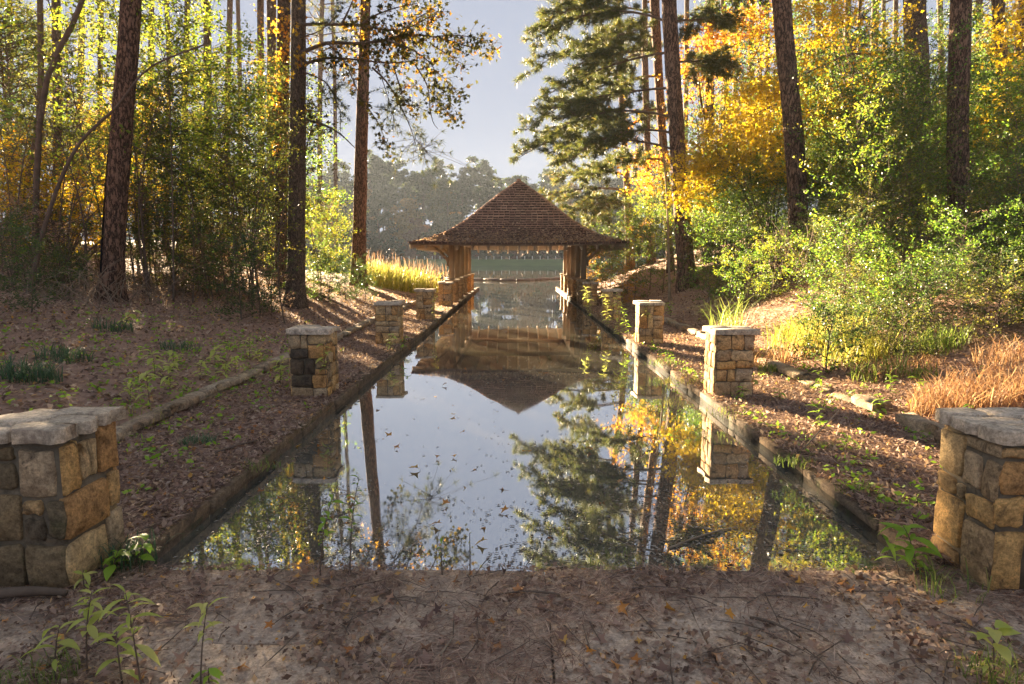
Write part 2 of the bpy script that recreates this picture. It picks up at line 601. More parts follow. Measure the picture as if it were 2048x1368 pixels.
M['litter'] = leaf_mat('brown_leaf_litter', B_R, 0.4, 1.2, 0.0, 0.7, 0.25)
M['litter_leaf'] = leaf_mat('curled_litter_leaf', [(0.0, (0.09, 0.05, 0.04)), (0.4, (0.24, 0.14, 0.1)), (0.75, (0.42, 0.27, 0.2)), (0.93, (0.5, 0.22, 0.06)), (1.0, (0.58, 0.36, 0.08))], 0.25, 1.2, 0.0, 0.6, 0.3)
M['straw'] = leaf_mat('pine_straw', [(0, (0.14, 0.085, 0.065)), (0.6, (0.38, 0.235, 0.165)), (1, (0.6, 0.45, 0.35))], 0.3, 1.2, 0, 0.7, 0.25)
M['leaf_fallen'] = leaf_mat('fallen_orange_leaf', [(0, (0.3, 0.11, 0.03)), (0.4, (0.5, 0.2, 0.03)), (0.8, (0.58, 0.33, 0.04)), (1, (0.4, 0.24, 0.12))], 0.2, 1.2, 1.0)
M['leaf_floating'] = leaf_mat('wet_brown_leaf', [(0, (0.06, 0.03, 0.018)), (0.6, (0.16, 0.075, 0.035)), (1, (0.3, 0.13, 0.04))], 0.15, 1.2, 1.0)
M['weed'] = leaf_mat('weed_leaf', [(0, (0.34, 0.42, 0.08)), (0.5, (0.48, 0.52, 0.12)), (1, (0.6, 0.54, 0.2))], 0.45, 1.3, 0.5)
M['weed_green'] = leaf_mat('bright_green_weed_leaf', [(0, (0.16, 0.32, 0.03)), (0.6, (0.3, 0.46, 0.05)), (1, (0.42, 0.5, 0.06))], 0.45, 1.3, 0.5)
M['grass'] = leaf_mat('grass_blades', [(0, (0.1, 0.17, 0.03)), (0.6, (0.22, 0.28, 0.06)), (1, (0.42, 0.38, 0.14))], 0.45, 1.4, 0.2)
M['grass_dark'] = leaf_mat('mondo_grass', [(0, (0.05, 0.09, 0.045)), (0.7, (0.1, 0.17, 0.08)), (1, (0.24, 0.27, 0.15))], 0.35, 1.4, 0.2)
M['grass_yellow'] = leaf_mat('sunlit_yellow_grass', [(0, (0.16, 0.2, 0.03)), (0.5, (0.36, 0.35, 0.06)), (0.8, (0.5, 0.42, 0.12)), (1, (0.6, 0.5, 0.28))], 0.5, 1.3, 0.2)
M['grass_dry'] = leaf_mat('dry_orange_grass', [(0, (0.22, 0.12, 0.06)), (0.5, (0.44, 0.24, 0.12)), (1, (0.6, 0.44, 0.28))], 0.4, 1.3, 0.1)
M['debris'] = leaf_mat('floating_debris', [(0, (0.08, 0.055, 0.035)), (0.6, (0.22, 0.17, 0.12)), (1, (0.42, 0.38, 0.33))], 0.05, 1.0, 0.0)
M['far_pine'] = leaf_mat('far_pine_foliage', [(0, (0.016, 0.028, 0.016)), (0.6, (0.036, 0.052, 0.022)), (1, (0.07, 0.078, 0.028))], 0.3, 1.4, 0.4)
M['far_green'] = leaf_mat('far_green_foliage', [(0, (0.025, 0.04, 0.018)), (0.6, (0.055, 0.07, 0.025)), (1, (0.11, 0.1, 0.032))], 0.35, 1.4, 0.5)
M['far_gold'] = leaf_mat('far_golden_foliage', [(0, (0.14, 0.1, 0.03)), (0.6, (0.3, 0.17, 0.04)), (1, (0.4, 0.2, 0.06))], 0.4, 1.3, 0.5)
M['far_russet'] = leaf_mat('far_russet_foliage', [(0, (0.09, 0.05, 0.035)), (0.6, (0.17, 0.075, 0.045)), (1, (0.24, 0.12, 0.06))], 0.35, 1.3, 0.5)
M['lawn'] = solid_mat('dam_grass', (0.06, 0.1, 0.03), (0.1, 0.15, 0.045), 0.4, 0.9, 0.3, 3)
M['white'] = solid_mat('white_paint', (0.7, 0.7, 0.68), (0.8, 0.8, 0.78), 4, 0.6, 0.05)
M['sign'] = solid_mat('yellow_sign_paint', (0.7, 0.5, 0.03), (0.78, 0.58, 0.05), 4, 0.5, 0.05)
M['boom'] = solid_mat('boom_fabric', (0.08, 0.06, 0.05), (0.2, 0.14, 0.11), 3, 0.7, 0.4)


def shingle_mat():
    m, nt, out = new_mat('weathered_shingles')
    g = node(nt, 'ShaderNodeNewGeometry')
    tc = node(nt, 'ShaderNodeTexCoord')
    cr = ramp(nt, g.outputs['Random Per Island'], [(0, (0.28, 0.165, 0.12)), (0.5, (0.37, 0.22, 0.16)), (1, (0.47, 0.3, 0.215))])
    n1 = tex_noise(nt, tc.outputs['Object'], 1.2, 5, 0.7)
    v = ramp(nt, n1.outputs[0], [(0.3, (0.7, 0.68, 0.66)), (0.7, (1.25, 1.2, 1.15))])
    col = mixc(nt, 1.0, cr.outputs[0], v.outputs[0], 'MULTIPLY')
    p = node(nt, 'ShaderNodeBsdfPrincipled')
    nt.links.new(col, p.inputs['Base Color'])
    p.inputs['Roughness'].default_value = 0.8
    p.inputs['Specular IOR Level'].default_value = 0.25
    nt.links.new(p.outputs[0], out.inputs[0])
    return m


M['shingle'] = shingle_mat()


def water_mat():
    m, nt, out = new_mat('murky_still_water')
    tc = node(nt, 'ShaderNodeTexCoord')
    pos = tc.outputs['Object']
    n0 = tex_noise(nt, pos, 0.5, 3)
    mud = ramp(nt, n0.outputs[0], [(0.3, (0.10, 0.096, 0.068)), (0.7, (0.165, 0.152, 0.115))])
    d = node(nt, 'ShaderNodeBsdfDiffuse')
    nt.links.new(mud.outputs[0], d.inputs[0])
    gl = node(nt, 'ShaderNodeBsdfGlossy')
    gl.inputs['Color'].default_value = (0.93, 0.96, 1.0, 1)
    # film of scum: rougher patches
    n1 = tex_noise(nt, pos, 1.3, 6, 0.7, 0.5)
    rr = ramp(nt, n1.outputs[0], [(0.45, (0.015, 0.015, 0.015)), (0.72, (0.06, 0.06, 0.06))])
    nt.links.new(rr.outputs[0], gl.inputs['Roughness'])
    mp = node(nt, 'ShaderNodeMapping')
    mp.inputs['Scale'].default_value = (1.0, 0.6, 1.0)
    nt.links.new(pos, mp.inputs[0])
    n2 = tex_noise(nt, mp.outputs[0], 0.8, 2, 0.5)
    b = node(nt, 'ShaderNodeBump')
    b.inputs['Strength'].default_value = 0.07
    b.inputs['Distance'].default_value = 0.05
    nt.links.new(n2.outputs[0], b.inputs['Height'])
    nt.links.new(b.outputs[0], gl.inputs['Normal'])
    fr = node(nt, 'ShaderNodeFresnel')
    fr.inputs[0].default_value = 1.9
    mr = node(nt, 'ShaderNodeMapRange')
    mr.inputs[1].default_value = 0.09
    mr.inputs[2].default_value = 0.6
    mr.inputs[3].default_value = 0.47
    mr.inputs[4].default_value = 0.86
    nt.links.new(fr.outputs[0], mr.inputs[0])
    mx = node(nt, 'ShaderNodeMixShader')
    nt.links.new(mr.outputs[0], mx.inputs[0])
    nt.links.new(d.outputs[0], mx.inputs[1])
    nt.links.new(gl.outputs[0], mx.inputs[2])
    nt.links.new(mx.outputs[0], out.inputs[0])
    return m


M['water'] = water_mat()

# ------------------------------------------------------------------ the setting: ground, water, dam, terrace
KL, KR = -2.04, 2.21           # pool faces of the two kerbs
WATER_Z = -0.11
PATH_L, PATH_R = -3.55, 3.72   # outer edges of the two paths
TY = 3.19                      # pool end of the terrace


def sstep(a, b, x):
    t = min(1, max(0, (x - a) / max(1e-6, b - a)))
    return t * t * (3 - 2 * t)


def hgt(x, y):
    n = 0.05 * mnoise.noise(Vector((x * 0.35, y * 0.35, 0))) + 0.02 * mnoise.noise(Vector((x * 1.3, y * 1.3, 3)))
    if x < 0:
        d = PATH_L - x
        if d < 0:
            h = 0.012 + 0.012 * mnoise.noise(Vector((x * 1.6, y * 1.6, 5)))
            if y < TY + 0.03: h = -0.09
        else:
            h = 0.07 + 0.17 * d * (1 - 0.35 * sstep(0, 12, d)) + n * min(1, d)
            h = min(h, 2.4)
        shore = max(sstep(33, 38, y) * (1 - sstep(-0.02 * y, 0.02 * y, -x - 0.42 * y - 3)), 0)
    else:
        d = x - PATH_R
        if d < 0:
            h = 0.012 + 0.012 * mnoise.noise(Vector((x * 1.6, y * 1.6, 5)))
            if y < TY + 0.03: h = -0.09
        else:
            e = 0.22 + 0.2 * sstep(5, 16, y)
            h = 0.05 + e * d * (1 - 0.3 * sstep(2, 9, d)) + n * min(1, d)
            h = min(h, 3.0 + 0.02 * d)
        shore = sstep(34, 39, y) * (1 - sstep(-0.02 * y, 0.02 * y, x - 0.3 * y - 1))
    return h * (1 - shore) + (-0.7) * shore


def bank(name, sgn):
    base = KL - 0.17 if sgn < 0 else KR + 0.17
    xs = [0.0]
    st = 0.16
    while xs[-1] < 170:
        xs.append(xs[-1] + st)
        if xs[-1] > 7: st *= 1.12
    ys = []
    y = -9.0
    while y < 150:
        ys.append(y)
        y += 0.25 if y < 22 else (0.7 if y < 45 else 4.0)
    V = [(base + sgn * a, y, hgt(base + sgn * a, y)) for y in ys for a in xs]
    nx = len(xs)
    idx = []
    for j in range(len(ys) - 1):
        for i in range(nx - 1):
            q = (j * nx + i, j * nx + i + 1, (j + 1) * nx + i + 1, (j + 1) * nx + i)
            idx.extend(q if sgn > 0 else q[::-1])
    me = mesh_np(name, V, idx, 4, True)
    return tag(link(name, me, M['soil']), kind='structure')


bank('ground', -1)
bank('ground', 1)
mb = MB()
mb.add([(-420, TY, WATER_Z), (420, TY, WATER_Z), (420, 172, WATER_Z), (-420, 172, WATER_Z)], [(0, 1, 2, 3)])
tag(mb.build('water', M['water']), kind='structure')
# dam with grass slope, then rising wooded ground to the horizon
DY = 150.0
mb = MB()
prof = [(DY - 2, -0.5), (DY, -0.1), (DY + 6, 1.05), (DY + 7, 1.25), (DY + 12, 1.3)]
xs = np.linspace(-420, 420, 41)
V = [(x, p[0], p[1]) for p in prof for x in xs]
idx = []
for j in range(len(prof) - 1):
    for i in range(40):
        idx += [j * 41 + i, j * 41 + i + 1, (j + 1) * 41 + i + 1, (j + 1) * 41 + i]
tag(link('dam_bank', mesh_np('dam_bank', V, idx, 4, True), M['lawn']), kind='structure')
prof = [(DY + 11.9, 1.29), (DY + 25, 1.6), (DY + 80, 5), (DY + 160, 9), (900, 14)]
V = [(x * 2.2, p[0], p[1] + (0 if p[0] < DY + 20 else mnoise.noise(Vector((x * .02, p[0] * .02, 0))) * 2)) for p in prof for x in xs]
tag(link('far_ground', mesh_np('far_ground', V, idx, 4, True), M['soil']), kind='structure')

# terrace: bedding slab with flagstones as its parts
mb = MB()
mb.box((0.06, -2.4, -0.28), (7.35, 11.16, 0.5))
terrace = tag(mb.build('terrace', M['mortar']), kind='structure')


def split_rect(r, rnd, amin, amax, out, asp=1.9):
    x0, y0, x1, y1 = r
    w_, h_ = x1 - x0, y1 - y0
    if w_ * h_ < amax * rnd.uniform(0.55, 1.0) and max(w_ / h_, h_ / w_) < asp * 1.5 or w_ * h_ < amin:
        out.append(r)
        return
    f = rnd.uniform(0.36, 0.64)
    if w_ * rnd.uniform(0.8, 1.25) > h_:
        m_ = x0 + w_ * f
        split_rect((x0, y0, m_, y1), rnd, amin, amax, out, asp)
        split_rect((m_, y0, x1, y1), rnd, amin, amax, out, asp)
    else:
        m_ = y0 + h_ * f
        split_rect((x0, y0, x1, m_), rnd, amin, amax, out, asp)
        split_rect((x0, m_, x1, y1), rnd, amin, amax, out, asp)


def stone_mesh(name, rect, O, U, Vv, N, th, rnd, joint=0.007, jit=0.006, back=0.02, bulge=0.004, bev=0.01, corner=0.012):
    """an irregular rounded block: rect in (u,v) metres on the plane O,U,V, standing th proud along N"""
    O, U, Vv, N = Vector(O), Vector(U), Vector(Vv), Vector(N)
    x0, y0, x1, y1 = rect
    x0 += joint; y0 += joint; x1 -= joint; y1 -= joint
    w_, h_ = x1 - x0, y1 - y0
    j = min(jit, 0.14 * min(w_, h_))
    c = min(corner, 0.16 * min(w_, h_))
    pts = [(x0 + c, y0), (x0 + w_ * .5, y0), (x1 - c, y0), (x1, y0 + c), (x1, y0 + h_ * .5), (x1, y1 - c),
           (x1 - c, y1), (x0 + w_ * .5, y1), (x0 + c, y1), (x0, y1 - c), (x0, y0 + h_ * .5), (x0, y0 + c)]
    pts = [(a + rnd.uniform(-j, j), b + rnd.uniform(-j, j)) for a, b in pts]
    cx, cy = (x0 + x1) / 2, (y0 + y1) / 2
    b_ = min(bev, 0.2 * min(w_, h_))
    vs_ = []
    for a, b in pts: vs_.append(O + U * a + Vv * b - N * back)
    for a, b in pts: vs_.append(O + U * a + Vv * b + N * (th - b_ * rnd.uniform(.6, 1.3)))
    kx, ky = 1 - 2 * b_ / w_, 1 - 2 * b_ / h_
    for a, b in pts: vs_.append(O + U * (cx + (a - cx) * kx) + Vv * (cy + (b - cy) * ky) + N * (th + rnd.uniform(-bulge, bulge) * 0.7))
    vs_.append(O + U * cx + Vv * cy + N * (th + bulge * rnd.uniform(0.2, 1.5)))
    fs_ = []
    for k in range(12):
        l = (k + 1) % 12
        fs_.append((k, l, 12 + l, 12 + k))
        fs_.append((12 + k, 12 + l, 24 + l, 24 + k))
        fs_.append((24 + k, 24 + l, 36))
    m = MB()
    m.add(vs_, fs_)
    return m.mesh(name)


def lay(name, parent, rects, O, U, Vv, N, th, mat, rnd, **kw):
    for r in rects:
        link(name, stone_mesh(name, r, O, U, Vv, N, th * rnd.uniform(0.6, 1.25), rnd, **kw), mat, parent)


rnd = random.Random(3)
rects = []
split_rect((-3.6, -0.6, 3.72, TY), rnd, 0.25, 1.1, rects)
lay('flagstone', terrace, rects, (0, 0, -0.018), (1, 0, 0), (0, 1, 0), (0, 0, 1), 0.018, M['flag'], rnd, joint=0.002, jit=0.008, back=0.02, bulge=0.002, bev=0.004)

# pool walls (kerbs) with coping stones as parts
for sgn, xk in ((-1, KL), (1, KR)):
    mb = MB()
    mb.box((xk + sgn * 0.12, (TY + 36) / 2 + 0.1, -0.36), (0.18, 36 - TY - 0.2, 0.5))
    wall = tag(mb.build('pool_wall', M['poolwall']), kind='structure')
    y = TY + 0.02
    rnd = random.Random(20 + sgn)
    while y < 35.5:
        L = rnd.uniform(0.5, 1.15) * (1 if y < 16 else 1.5)
        z0 = rnd.uniform(-0.012, 0.01)
        me = stone_mesh('coping_stone', (0, 0, 0.17 + rnd.uniform(-.015, .03), L), (xk if sgn > 0 else xk - 0.17, y, -0.045), (1, 0, 0), (0, 1, 0), (0, 0, 1),
                        0.048 + z0, rnd, joint=0.001, jit=0.008, back=0.015, bulge=0.008, bev=0.01)
        link('coping_stone', me, M['kerb'], wall)
        f0, f1 = (0, L) if sgn > 0 else (-L, 0)
        me = stone_mesh('wall_stone', (f0, -0.3, f1, -0.044), (xk + sgn * .028, y, 0), (0, sgn, 0), (0, 0, 1), (-sgn, 0, 0), 0.02 + rnd.uniform(-.006, .006), rnd, joint=0.002, jit=0.008, back=0.01, bulge=0.006, bev=0.008)
        link('wall_stone', me, M['poolstone' if sgn > 0 else 'poolstone_dry'], wall)
        y += L

# low outer walls along the paths
for sgn, xw, lab in ((-1, PATH_L, 'low mossy stone edging wall along the shaded leaf strewn path'),
                     (1, PATH_R, 'low broken stone edging wall along the sunlit pine straw path')):
    rnd = random.Random(40 + sgn)
    root = empty('low_wall', (xw, 3.3, 0), lab, 'wall')
    y = 0.5
    while y < 21:
        L = rnd.uniform(0.3, 0.7)
        if sgn > 0 and rnd.random() < 0.16:
            y += L * 0.7
            continue
        for c in range(2):
            if sgn > 0 and c == 1 and rnd.random() < 0.3: continue
            yy = y + (0.0 if c else rnd.uniform(-.1, .1))
            h0 = -0.05 if c == 0 else 0.055
            hh = 0.11 if c == 0 else rnd.uniform(0.04, 0.075) + (0.02 if sgn > 0 else 0)
            me = stone_mesh('wall_stone', (-0.09, 0, 0.1 + rnd.uniform(-.02, .03), L), (rnd.uniform(-.015, .015) - (0.02 if c else 0) * sgn, yy, h0), (1, 0, 0), (0, 1, 0), (0, 0, 1),
                            hh, rnd, joint=0.006, jit=0.025, back=0.0, bulge=0.01, bev=0.02)
            link('wall_stone', me, M['wallstone'], root)
        y += L

# ------------------------------------------------------------------ free-standing stone pillars
PW = 0.42
P1L_F = [(.03, .68, .5, .86), (.05, .88, .5, .97), (.53, .63, .95, .95), (.0, .33, .52, .65), (.54, .51, .78, .61), (.55, .33, .79, .49), (.82, .35, 1.02, .61), (0, 0, .5, .31), (.52, 0, .99, .30)]
P1L_S = [(0, .64, .27, .97), (.31, .68, .62, .95), (.65, .66, 1.02, 1), (-.02, .32, .76, .62), (.79, .38, 1.02, .64), (-.02, .0, .68, .3), (.72, .02, 1.02, .35)]
P1R_S = [(-.02, .66, .41, .96), (.42, .63, .73, .86), (.76, .6, 1, .87), (.42, .89, 1, .98), (-.02, .51, .32, .64), (.35, .5, .49, .62), (.52, .42, 1, .59), (-.02, .15, .48, .49), (.53, 0, 1, .40), (-.02, .0, .48, .13)]
P1R_F = [(0, .9, .34, .98), (0, .66, .43, .88), (-.01, .44, .29, .65), (.33, .42, .7, .68), (-.01, 0, .35, .42), (.38, 0, .74, .4), (.46, .7, 1.01, .97), (.73, .42, 1.01, .68), (.77, 0, 1.01, .4)]
PY = [2.98, 7.36, 11.95, 16.85, 21.8]
LAB = {
    (-1, 0): 'stone pillar with cracked flagstone cap cut by the frame edge on the shaded side of the terrace',
    (-1, 1): 'stone pillar with black water stain and a sapling before it on the shaded path',
    (-1, 2): 'stone pillar third from the camera on the shaded path, weeds at its foot',
    (-1, 3): 'stone pillar fourth from the camera in front of the yellow grass',
    (-1, 4): 'stone pillar last before the pavilion on the yellow grass side',
    (1, 0): 'stone pillar with pine straw on its cap cut by the frame edge on the sunny side',
    (1, 1): 'stone pillar with a lit ragged edge second along the sunlit path',
    (1, 2): 'stone pillar third along the sunlit path with a thin stalk leaning before it',
    (1, 3): 'stone pillar fourth along the sunlit path beside tall weeds',
    (1, 4): 'stone pillar last before the pavilion on the sunny path'}


def pillar(root, cx_off, y_off, rnd, hb, mats, nface, fronts=None, inner=None, innersgn=1, joined=None):
    """stones on four faces + a flagstone cap, local coordinates with origin at the base centre"""
    h = PW / 2
    faces = [((-h, -h, 0), (1, 0, 0), (0, -1, 0), 'F'), ((h, -h, 0), (0, 1, 0), (1, 0, 0), 'E'),
             ((h, h, 0), (-1, 0, 0), (0, 1, 0), 'B'), ((-h, h, 0), (0, -1, 0), (-1, 0, 0), 'W')]
    inn = 'E' if innersgn > 0 else 'W'
    for O, U, N, tagc in faces:
        if tagc == 'F' and fronts: rl = [(a * PW, b * hb, c * PW, d * hb) for a, b, c, d in fronts]
        elif tagc == inn and inner: rl = [(a * PW, b * hb, c * PW, d * hb) for a, b, c, d in inner]
        else:
            rl = []
            split_rect((0, 0, PW, hb), rnd, 0.012, 0.33 / nface, rl)
        if joined is None:
            lay('stone', root, rl, O, U, (0, 0, 1), N, 0.016, M['stone'], rnd, joint=0.005, jit=0.009, back=0.02, bulge=0.005, bev=0.006)
        else:
            for r in rl:
                me = stone_mesh('stone', r, O, U, (0, 0, 1), N, 0.016 * rnd.uniform(.6, 1.2), rnd, joint=0.005, jit=0.009, back=0.02, bulge=0.005, bev=0.006)
                vs_ = [v.co[:] for v in me.vertices]
                joined.add(vs_, [tuple(p.vertices) for p in me.polygons])
                bpy.data.meshes.remove(me)


for sgn in (-1, 1):
    for i, y in enumerate(PY):
        rnd = random.Random(100 + i * 7 + sgn)
        hb = 0.735
        cxp = (-2.17 - PW / 2) if sgn < 0 else (2.29 + PW / 2)
        root = empty('stone_pillar', (cxp, y + PW / 2, 0), LAB[(sgn, i)], 'pillar', 'stone pillars along the boat slip')
        mb = MB()
        mb.box((0, 0, hb / 2 - 0.03), (PW - 0.012, PW - 0.012, hb + 0.05))
        mb.build('mortar_core', M['mortar'], root)
        fr = {(-1, 0): P1L_F, (1, 0): P1R_F}.get((sgn, i))
        inn = {(-1, 0): P1L_S, (1, 0): P1R_S}.get((sgn, i))
        pillar(root, 0, 0, rnd, hb, None, [9, 8, 7, 6, 5][i], fr, inn, 1 if sgn < 0 else -1)
        if sgn < 0 and i < 2:          # nearest: shade and algae coloured into front stones; second: water stains
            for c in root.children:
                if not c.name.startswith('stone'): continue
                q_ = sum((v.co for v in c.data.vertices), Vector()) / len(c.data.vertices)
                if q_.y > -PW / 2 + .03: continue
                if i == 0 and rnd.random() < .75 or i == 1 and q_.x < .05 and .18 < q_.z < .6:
                    c.data.materials.clear(); c.data.materials.append(M['stone_dark' if i else 'stone_algae_shade'])
        ov = PW / 2 + 0.045
        if i == 0:
            rl = [(-ov, -ov, -.02, -.08), (-.02, -ov, ov, -.1), (-ov, -.08, .05, .1), (.05, -.1, ov, .06), (-ov, .1, -.04, ov), (-.04, .08, ov, ov)]
        elif i < 3:
            f = rnd.uniform(-.08, .08)
            rl = [(-ov, -ov, ov, f), (-ov, f, ov * .1, ov), (ov * .1, f, ov, ov)]
        else:
            rl = [(-ov, -ov, 0, ov), (0, -ov, ov, ov)]
        for r in rl:
            z0 = rnd.uniform(-.006, .014)
            me = stone_mesh('cap_stone', r, (0, 0, hb + 0.001), (1, 0, 0), (0, 1, 0), (0, 0, 1), 0.055 + z0, rnd, joint=0.003, jit=0.024, back=0.0, bulge=0.001, bev=0.005, corner=0.03)
            link('cap_stone', me, M['cap'], root)

# ------------------------------------------------------------------ the pavilion
PVX = 0.11
EAVE, APEX = 2.1, 4.72
Y0, Y1 = 22.2, 35.4
RX, RY = 3.72, 4.9
pav = empty('boat_pavilion', (PVX, (Y0 + Y1) / 2, 0), 'open timber pavilion with shingled hip roof straddling the water channel', 'pavilion')
PC = Vector((PVX, (Y0 + Y1) / 2, 0))
HP = [(0.0, 0.0), (0.12, 0.048), (0.24, 0.118), (0.36, 0.215), (0.48, 0.345), (0.62, 0.53), (0.8, 0.765), (1.0, 1.0)]


def hprof(u):
    for (a, ha), (b, hb_) in zip(HP, HP[1:]):
        if u <= b: return EAVE + (APEX - EAVE) * (ha + (hb_ - ha) * (u - a) / (b - a))
    return APEX


def rp(u, side, s, dz=0.0):
    """roof surface point; side 0 front,1 right,2 back,3 left; s in 0..1 along that side"""
    hx = RX * (1 - u)
    hy = (Y1 - Y0) / 2 - RY * u
    c = [Vector((-hx, -hy, 0)), Vector((hx, -hy, 0)), Vector((hx, hy, 0)), Vector((-hx, hy, 0))]
    p = c[side].lerp(c[(side + 1) % 4], s)
    p.z = hprof(u) + dz
    # slight sag of the old eaves
    p.z -= 0.05 * math.sin(math.pi * s) * (1 - u) ** 3
    return p


# roof deck (board underside)
mb = MB()
for side in range(4):
    us = [a for a, _ in HP]
    for k in range(len(us) - 1):
        for q in range(8):
            for dz, fl in ((-0.045, 0), (-0.012, 1)):
                a, b, c, d = rp(us[k], side, q / 8, dz), rp(us[k], side, (q + 1) / 8, dz), rp(us[k + 1], side, (q + 1) / 8, dz), rp(us[k + 1], side, q / 8, dz)
                mb.add([a, b, c, d], [(0, 1, 2, 3) if fl else (3, 2, 1, 0)])
    for q in range(8):
        mb.add([rp(0, side, q / 8, -.045), rp(0, side, (q + 1) / 8, -.045), rp(0, side, (q + 1) / 8, -.012), rp(0, side, q / 8, -.012)], [(0, 1, 2, 3)])
roof = mb.build('roof', M['wood2'], pav)
# shingles: real wedge pieces, many hundreds, too small to single out
mb, bt = MB(), MB()
rnd = random.Random(9)
NC = 32
for side in range(4):
    for c in range(NC):
        u0, u1 = c / NC, min(1.0, (c + 1.25) / NC)
        ln = 2 * RX * (1 - u0) if side in (0, 2) else (Y1 - Y0) - 2 * RY * u0
        n = max(1, int(ln / 0.2))
        off = rnd.random()
        for q in range(n + 1):
            s0, s1 = max(0, (q - off) / n), min(1, (q + 1 - off) / n)
            if s1 - s0 < 0.15 / n: continue
            g = 0.012 / max(ln, .1)
            th = rnd.uniform(0.055, 0.075)
            du = rnd.uniform(-.05, .05) / NC
            a, b = rp(max(0, u0 + du) if c else u0 - 0.004, side, s0 + g, 0.0), rp(max(0, u0 + du) if c else u0 - 0.004, side, s1 - g, 0.0)
            d, e = rp(u1, side, s0 + g, 0.004), rp(u1, side, s1 - g, 0.004)
            up = Vector((0, 0, th))
            mb.add([a, b, e, d, a + up, b + up], [(4, 5, 2, 3), (1, 2, 5), (3, 0, 4)])
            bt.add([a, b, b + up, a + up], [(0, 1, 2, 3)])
sh = mb.build('shingles', M['shingle'], roof)
tag(sh, kind='stuff')
tag(bt.build('shingle_butts', solid_mat('shadow_line_shingle_butts', (0.07, 0.042, 0.032), (0.12, 0.075, 0.055), 5, 0.9, 0.1), roof), kind='stuff')  # weathered butt ends, darkened to stand in for each course's shadow line
mb = MB()
for side in range(4):
    for k in range(34):
        u0, u1 = k / 34, min(1, (k + 1.3) / 34)
        a, b = rp(u0, side, 0, .055), rp(u1, side, 0, .045)
        d = (b - a).normalized()
        s = d.cross(Vector((0, 0, 1))).normalized() * 0.09
        dn = Vector((0, 0, -.035))
        mb.add([a - s + dn, a, a + s + dn, b - s + dn, b, b + s + dn], [(0, 1, 4, 3), (1, 2, 5, 4), (0, 2, 1)])
a, b = rp(1, 1, 0, .055), rp(1, 1, 1, .055)
mb.beam(a, b, 0.16, 0.05)
tag(mb.build('hip_shingles', M['shingle'], roof), kind='stuff')
# rafters with tails showing under the eaves
for side in range(4):
    ln = 2 * RX if side in (0, 2) else (Y1 - Y0)
    n = int(ln / 0.5)
    for k in range(1, n):
        s = k / n
        lim = 0.9
        pts = []
        for u in (0.015, 0.12, 0.24, 0.36, 0.5, 0.62, 0.8, 0.93):
            # keep the same lateral position
            if side in (0, 2):
                x = -RX + 2 * RX * s
                hx = RX * (1 - u)
                if abs(x) > hx - 0.05: break
                ss = (x + hx) / (2 * hx)
                p = rp(u, side, ss, -0.135)
            else:
                yy = -(Y1 - Y0) / 2 + (Y1 - Y0) * s
                hy = (Y1 - Y0) / 2 - RY * u
                if abs(yy) > hy - 0.05: break
                p = rp(u, side, (yy + hy) / (2 * hy), -0.135)
            pts.append(p)
        if len(pts) < 2: continue
        mb = MB()
        for a, b in zip(pts, pts[1:]):
            mb.beam(a, b + (b - a) * 0.02, 0.075, 0.17)
        mb.build('rafter', M['wood'], pav)
for side in range(4):
    mb = MB()
    pts = [rp(u, side, 0, -0.12) for u in (0.01, 0.12, 0.24, 0.36, 0.5, 0.62, 0.8, 0.97)]
    for a, b in zip(pts, pts[1:]): mb.beam(a, b, 0.09, 0.15)
    mb.build('hip_rafter', M['wood'], pav)
# piers, posts, plates, braces
POSTY = [24.0, 26.25, 28.5, 30.75, 33.0]
for sgn in (-1, 1):
    xc = (-2.17 - PW / 2 if sgn < 0 else 2.29 + PW / 2) - PVX
    for i, yp in enumerate(POSTY):
        y = yp + PW / 2 - PC.y
        rnd = random.Random(300 + i * 5 + sgn)
        mb = MB()
        mb.box((0, 0, 0.36), (PW - .012, PW - .012, 0.78))
        pier = mb.build('stone_pier', M['mortar'], pav, loc=(xc, y, 0))
        mb = MB()
        pillar(None, 0, 0, rnd, 0.75, None, 6, None, None, 1 if sgn < 0 else -1, mb)
        tag(mb.build('stonework', M['stone'], pier), kind='stuff')
        ov = PW / 2 + 0.05
        link('cap_stone', stone_mesh('cap_stone', (-ov, -ov, ov, ov), (0, 0, 0.751), (1, 0, 0), (0, 1, 0), (0, 0, 1), 0.065, rnd, joint=0.0, jit=0.015, back=0, bulge=0.003, bev=0.015), M['cap'], pier)
        mb = MB()
        mb.box((xc, y, (0.815 + 2.14) / 2), (0.19, 0.19, 2.14 - 0.815))
        mb.build('post', M['wood'], pav)
        # outward brace
        mb = MB()
        pts = curve_pts((xc + sgn * .11, y, 1.45), (xc + sgn * .3, y, 1.82), (xc + sgn * .86, y, 2.1), 5)
        for a, b in zip(pts, pts[1:]): mb.beam(a, b, 0.1, 0.11)
        mb.box((xc + sgn * 0.145, y, 1.47), (0.07, 0.16, 0.34))
        mb.build('brace', M['wood'], pav)
    mb = MB()
    mb.box((xc, (POSTY[0] + POSTY[-1]) / 2 + PW / 2 - PC.y, 2.22), (0.2, POSTY[-1] - POSTY[0] + 1.2, 0.18))
    mb.build('wall_plate', M['wood'], pav)
for i, yp in enumerate((POSTY[0], POSTY[2], POSTY[-1])):
    y = yp + PW / 2 - PC.y
    mb = MB()
    mb.box((0.0, y, 2.4), (5.0, 0.16, 0.18))
    mb.build('tie_beam', M['wood'], pav)
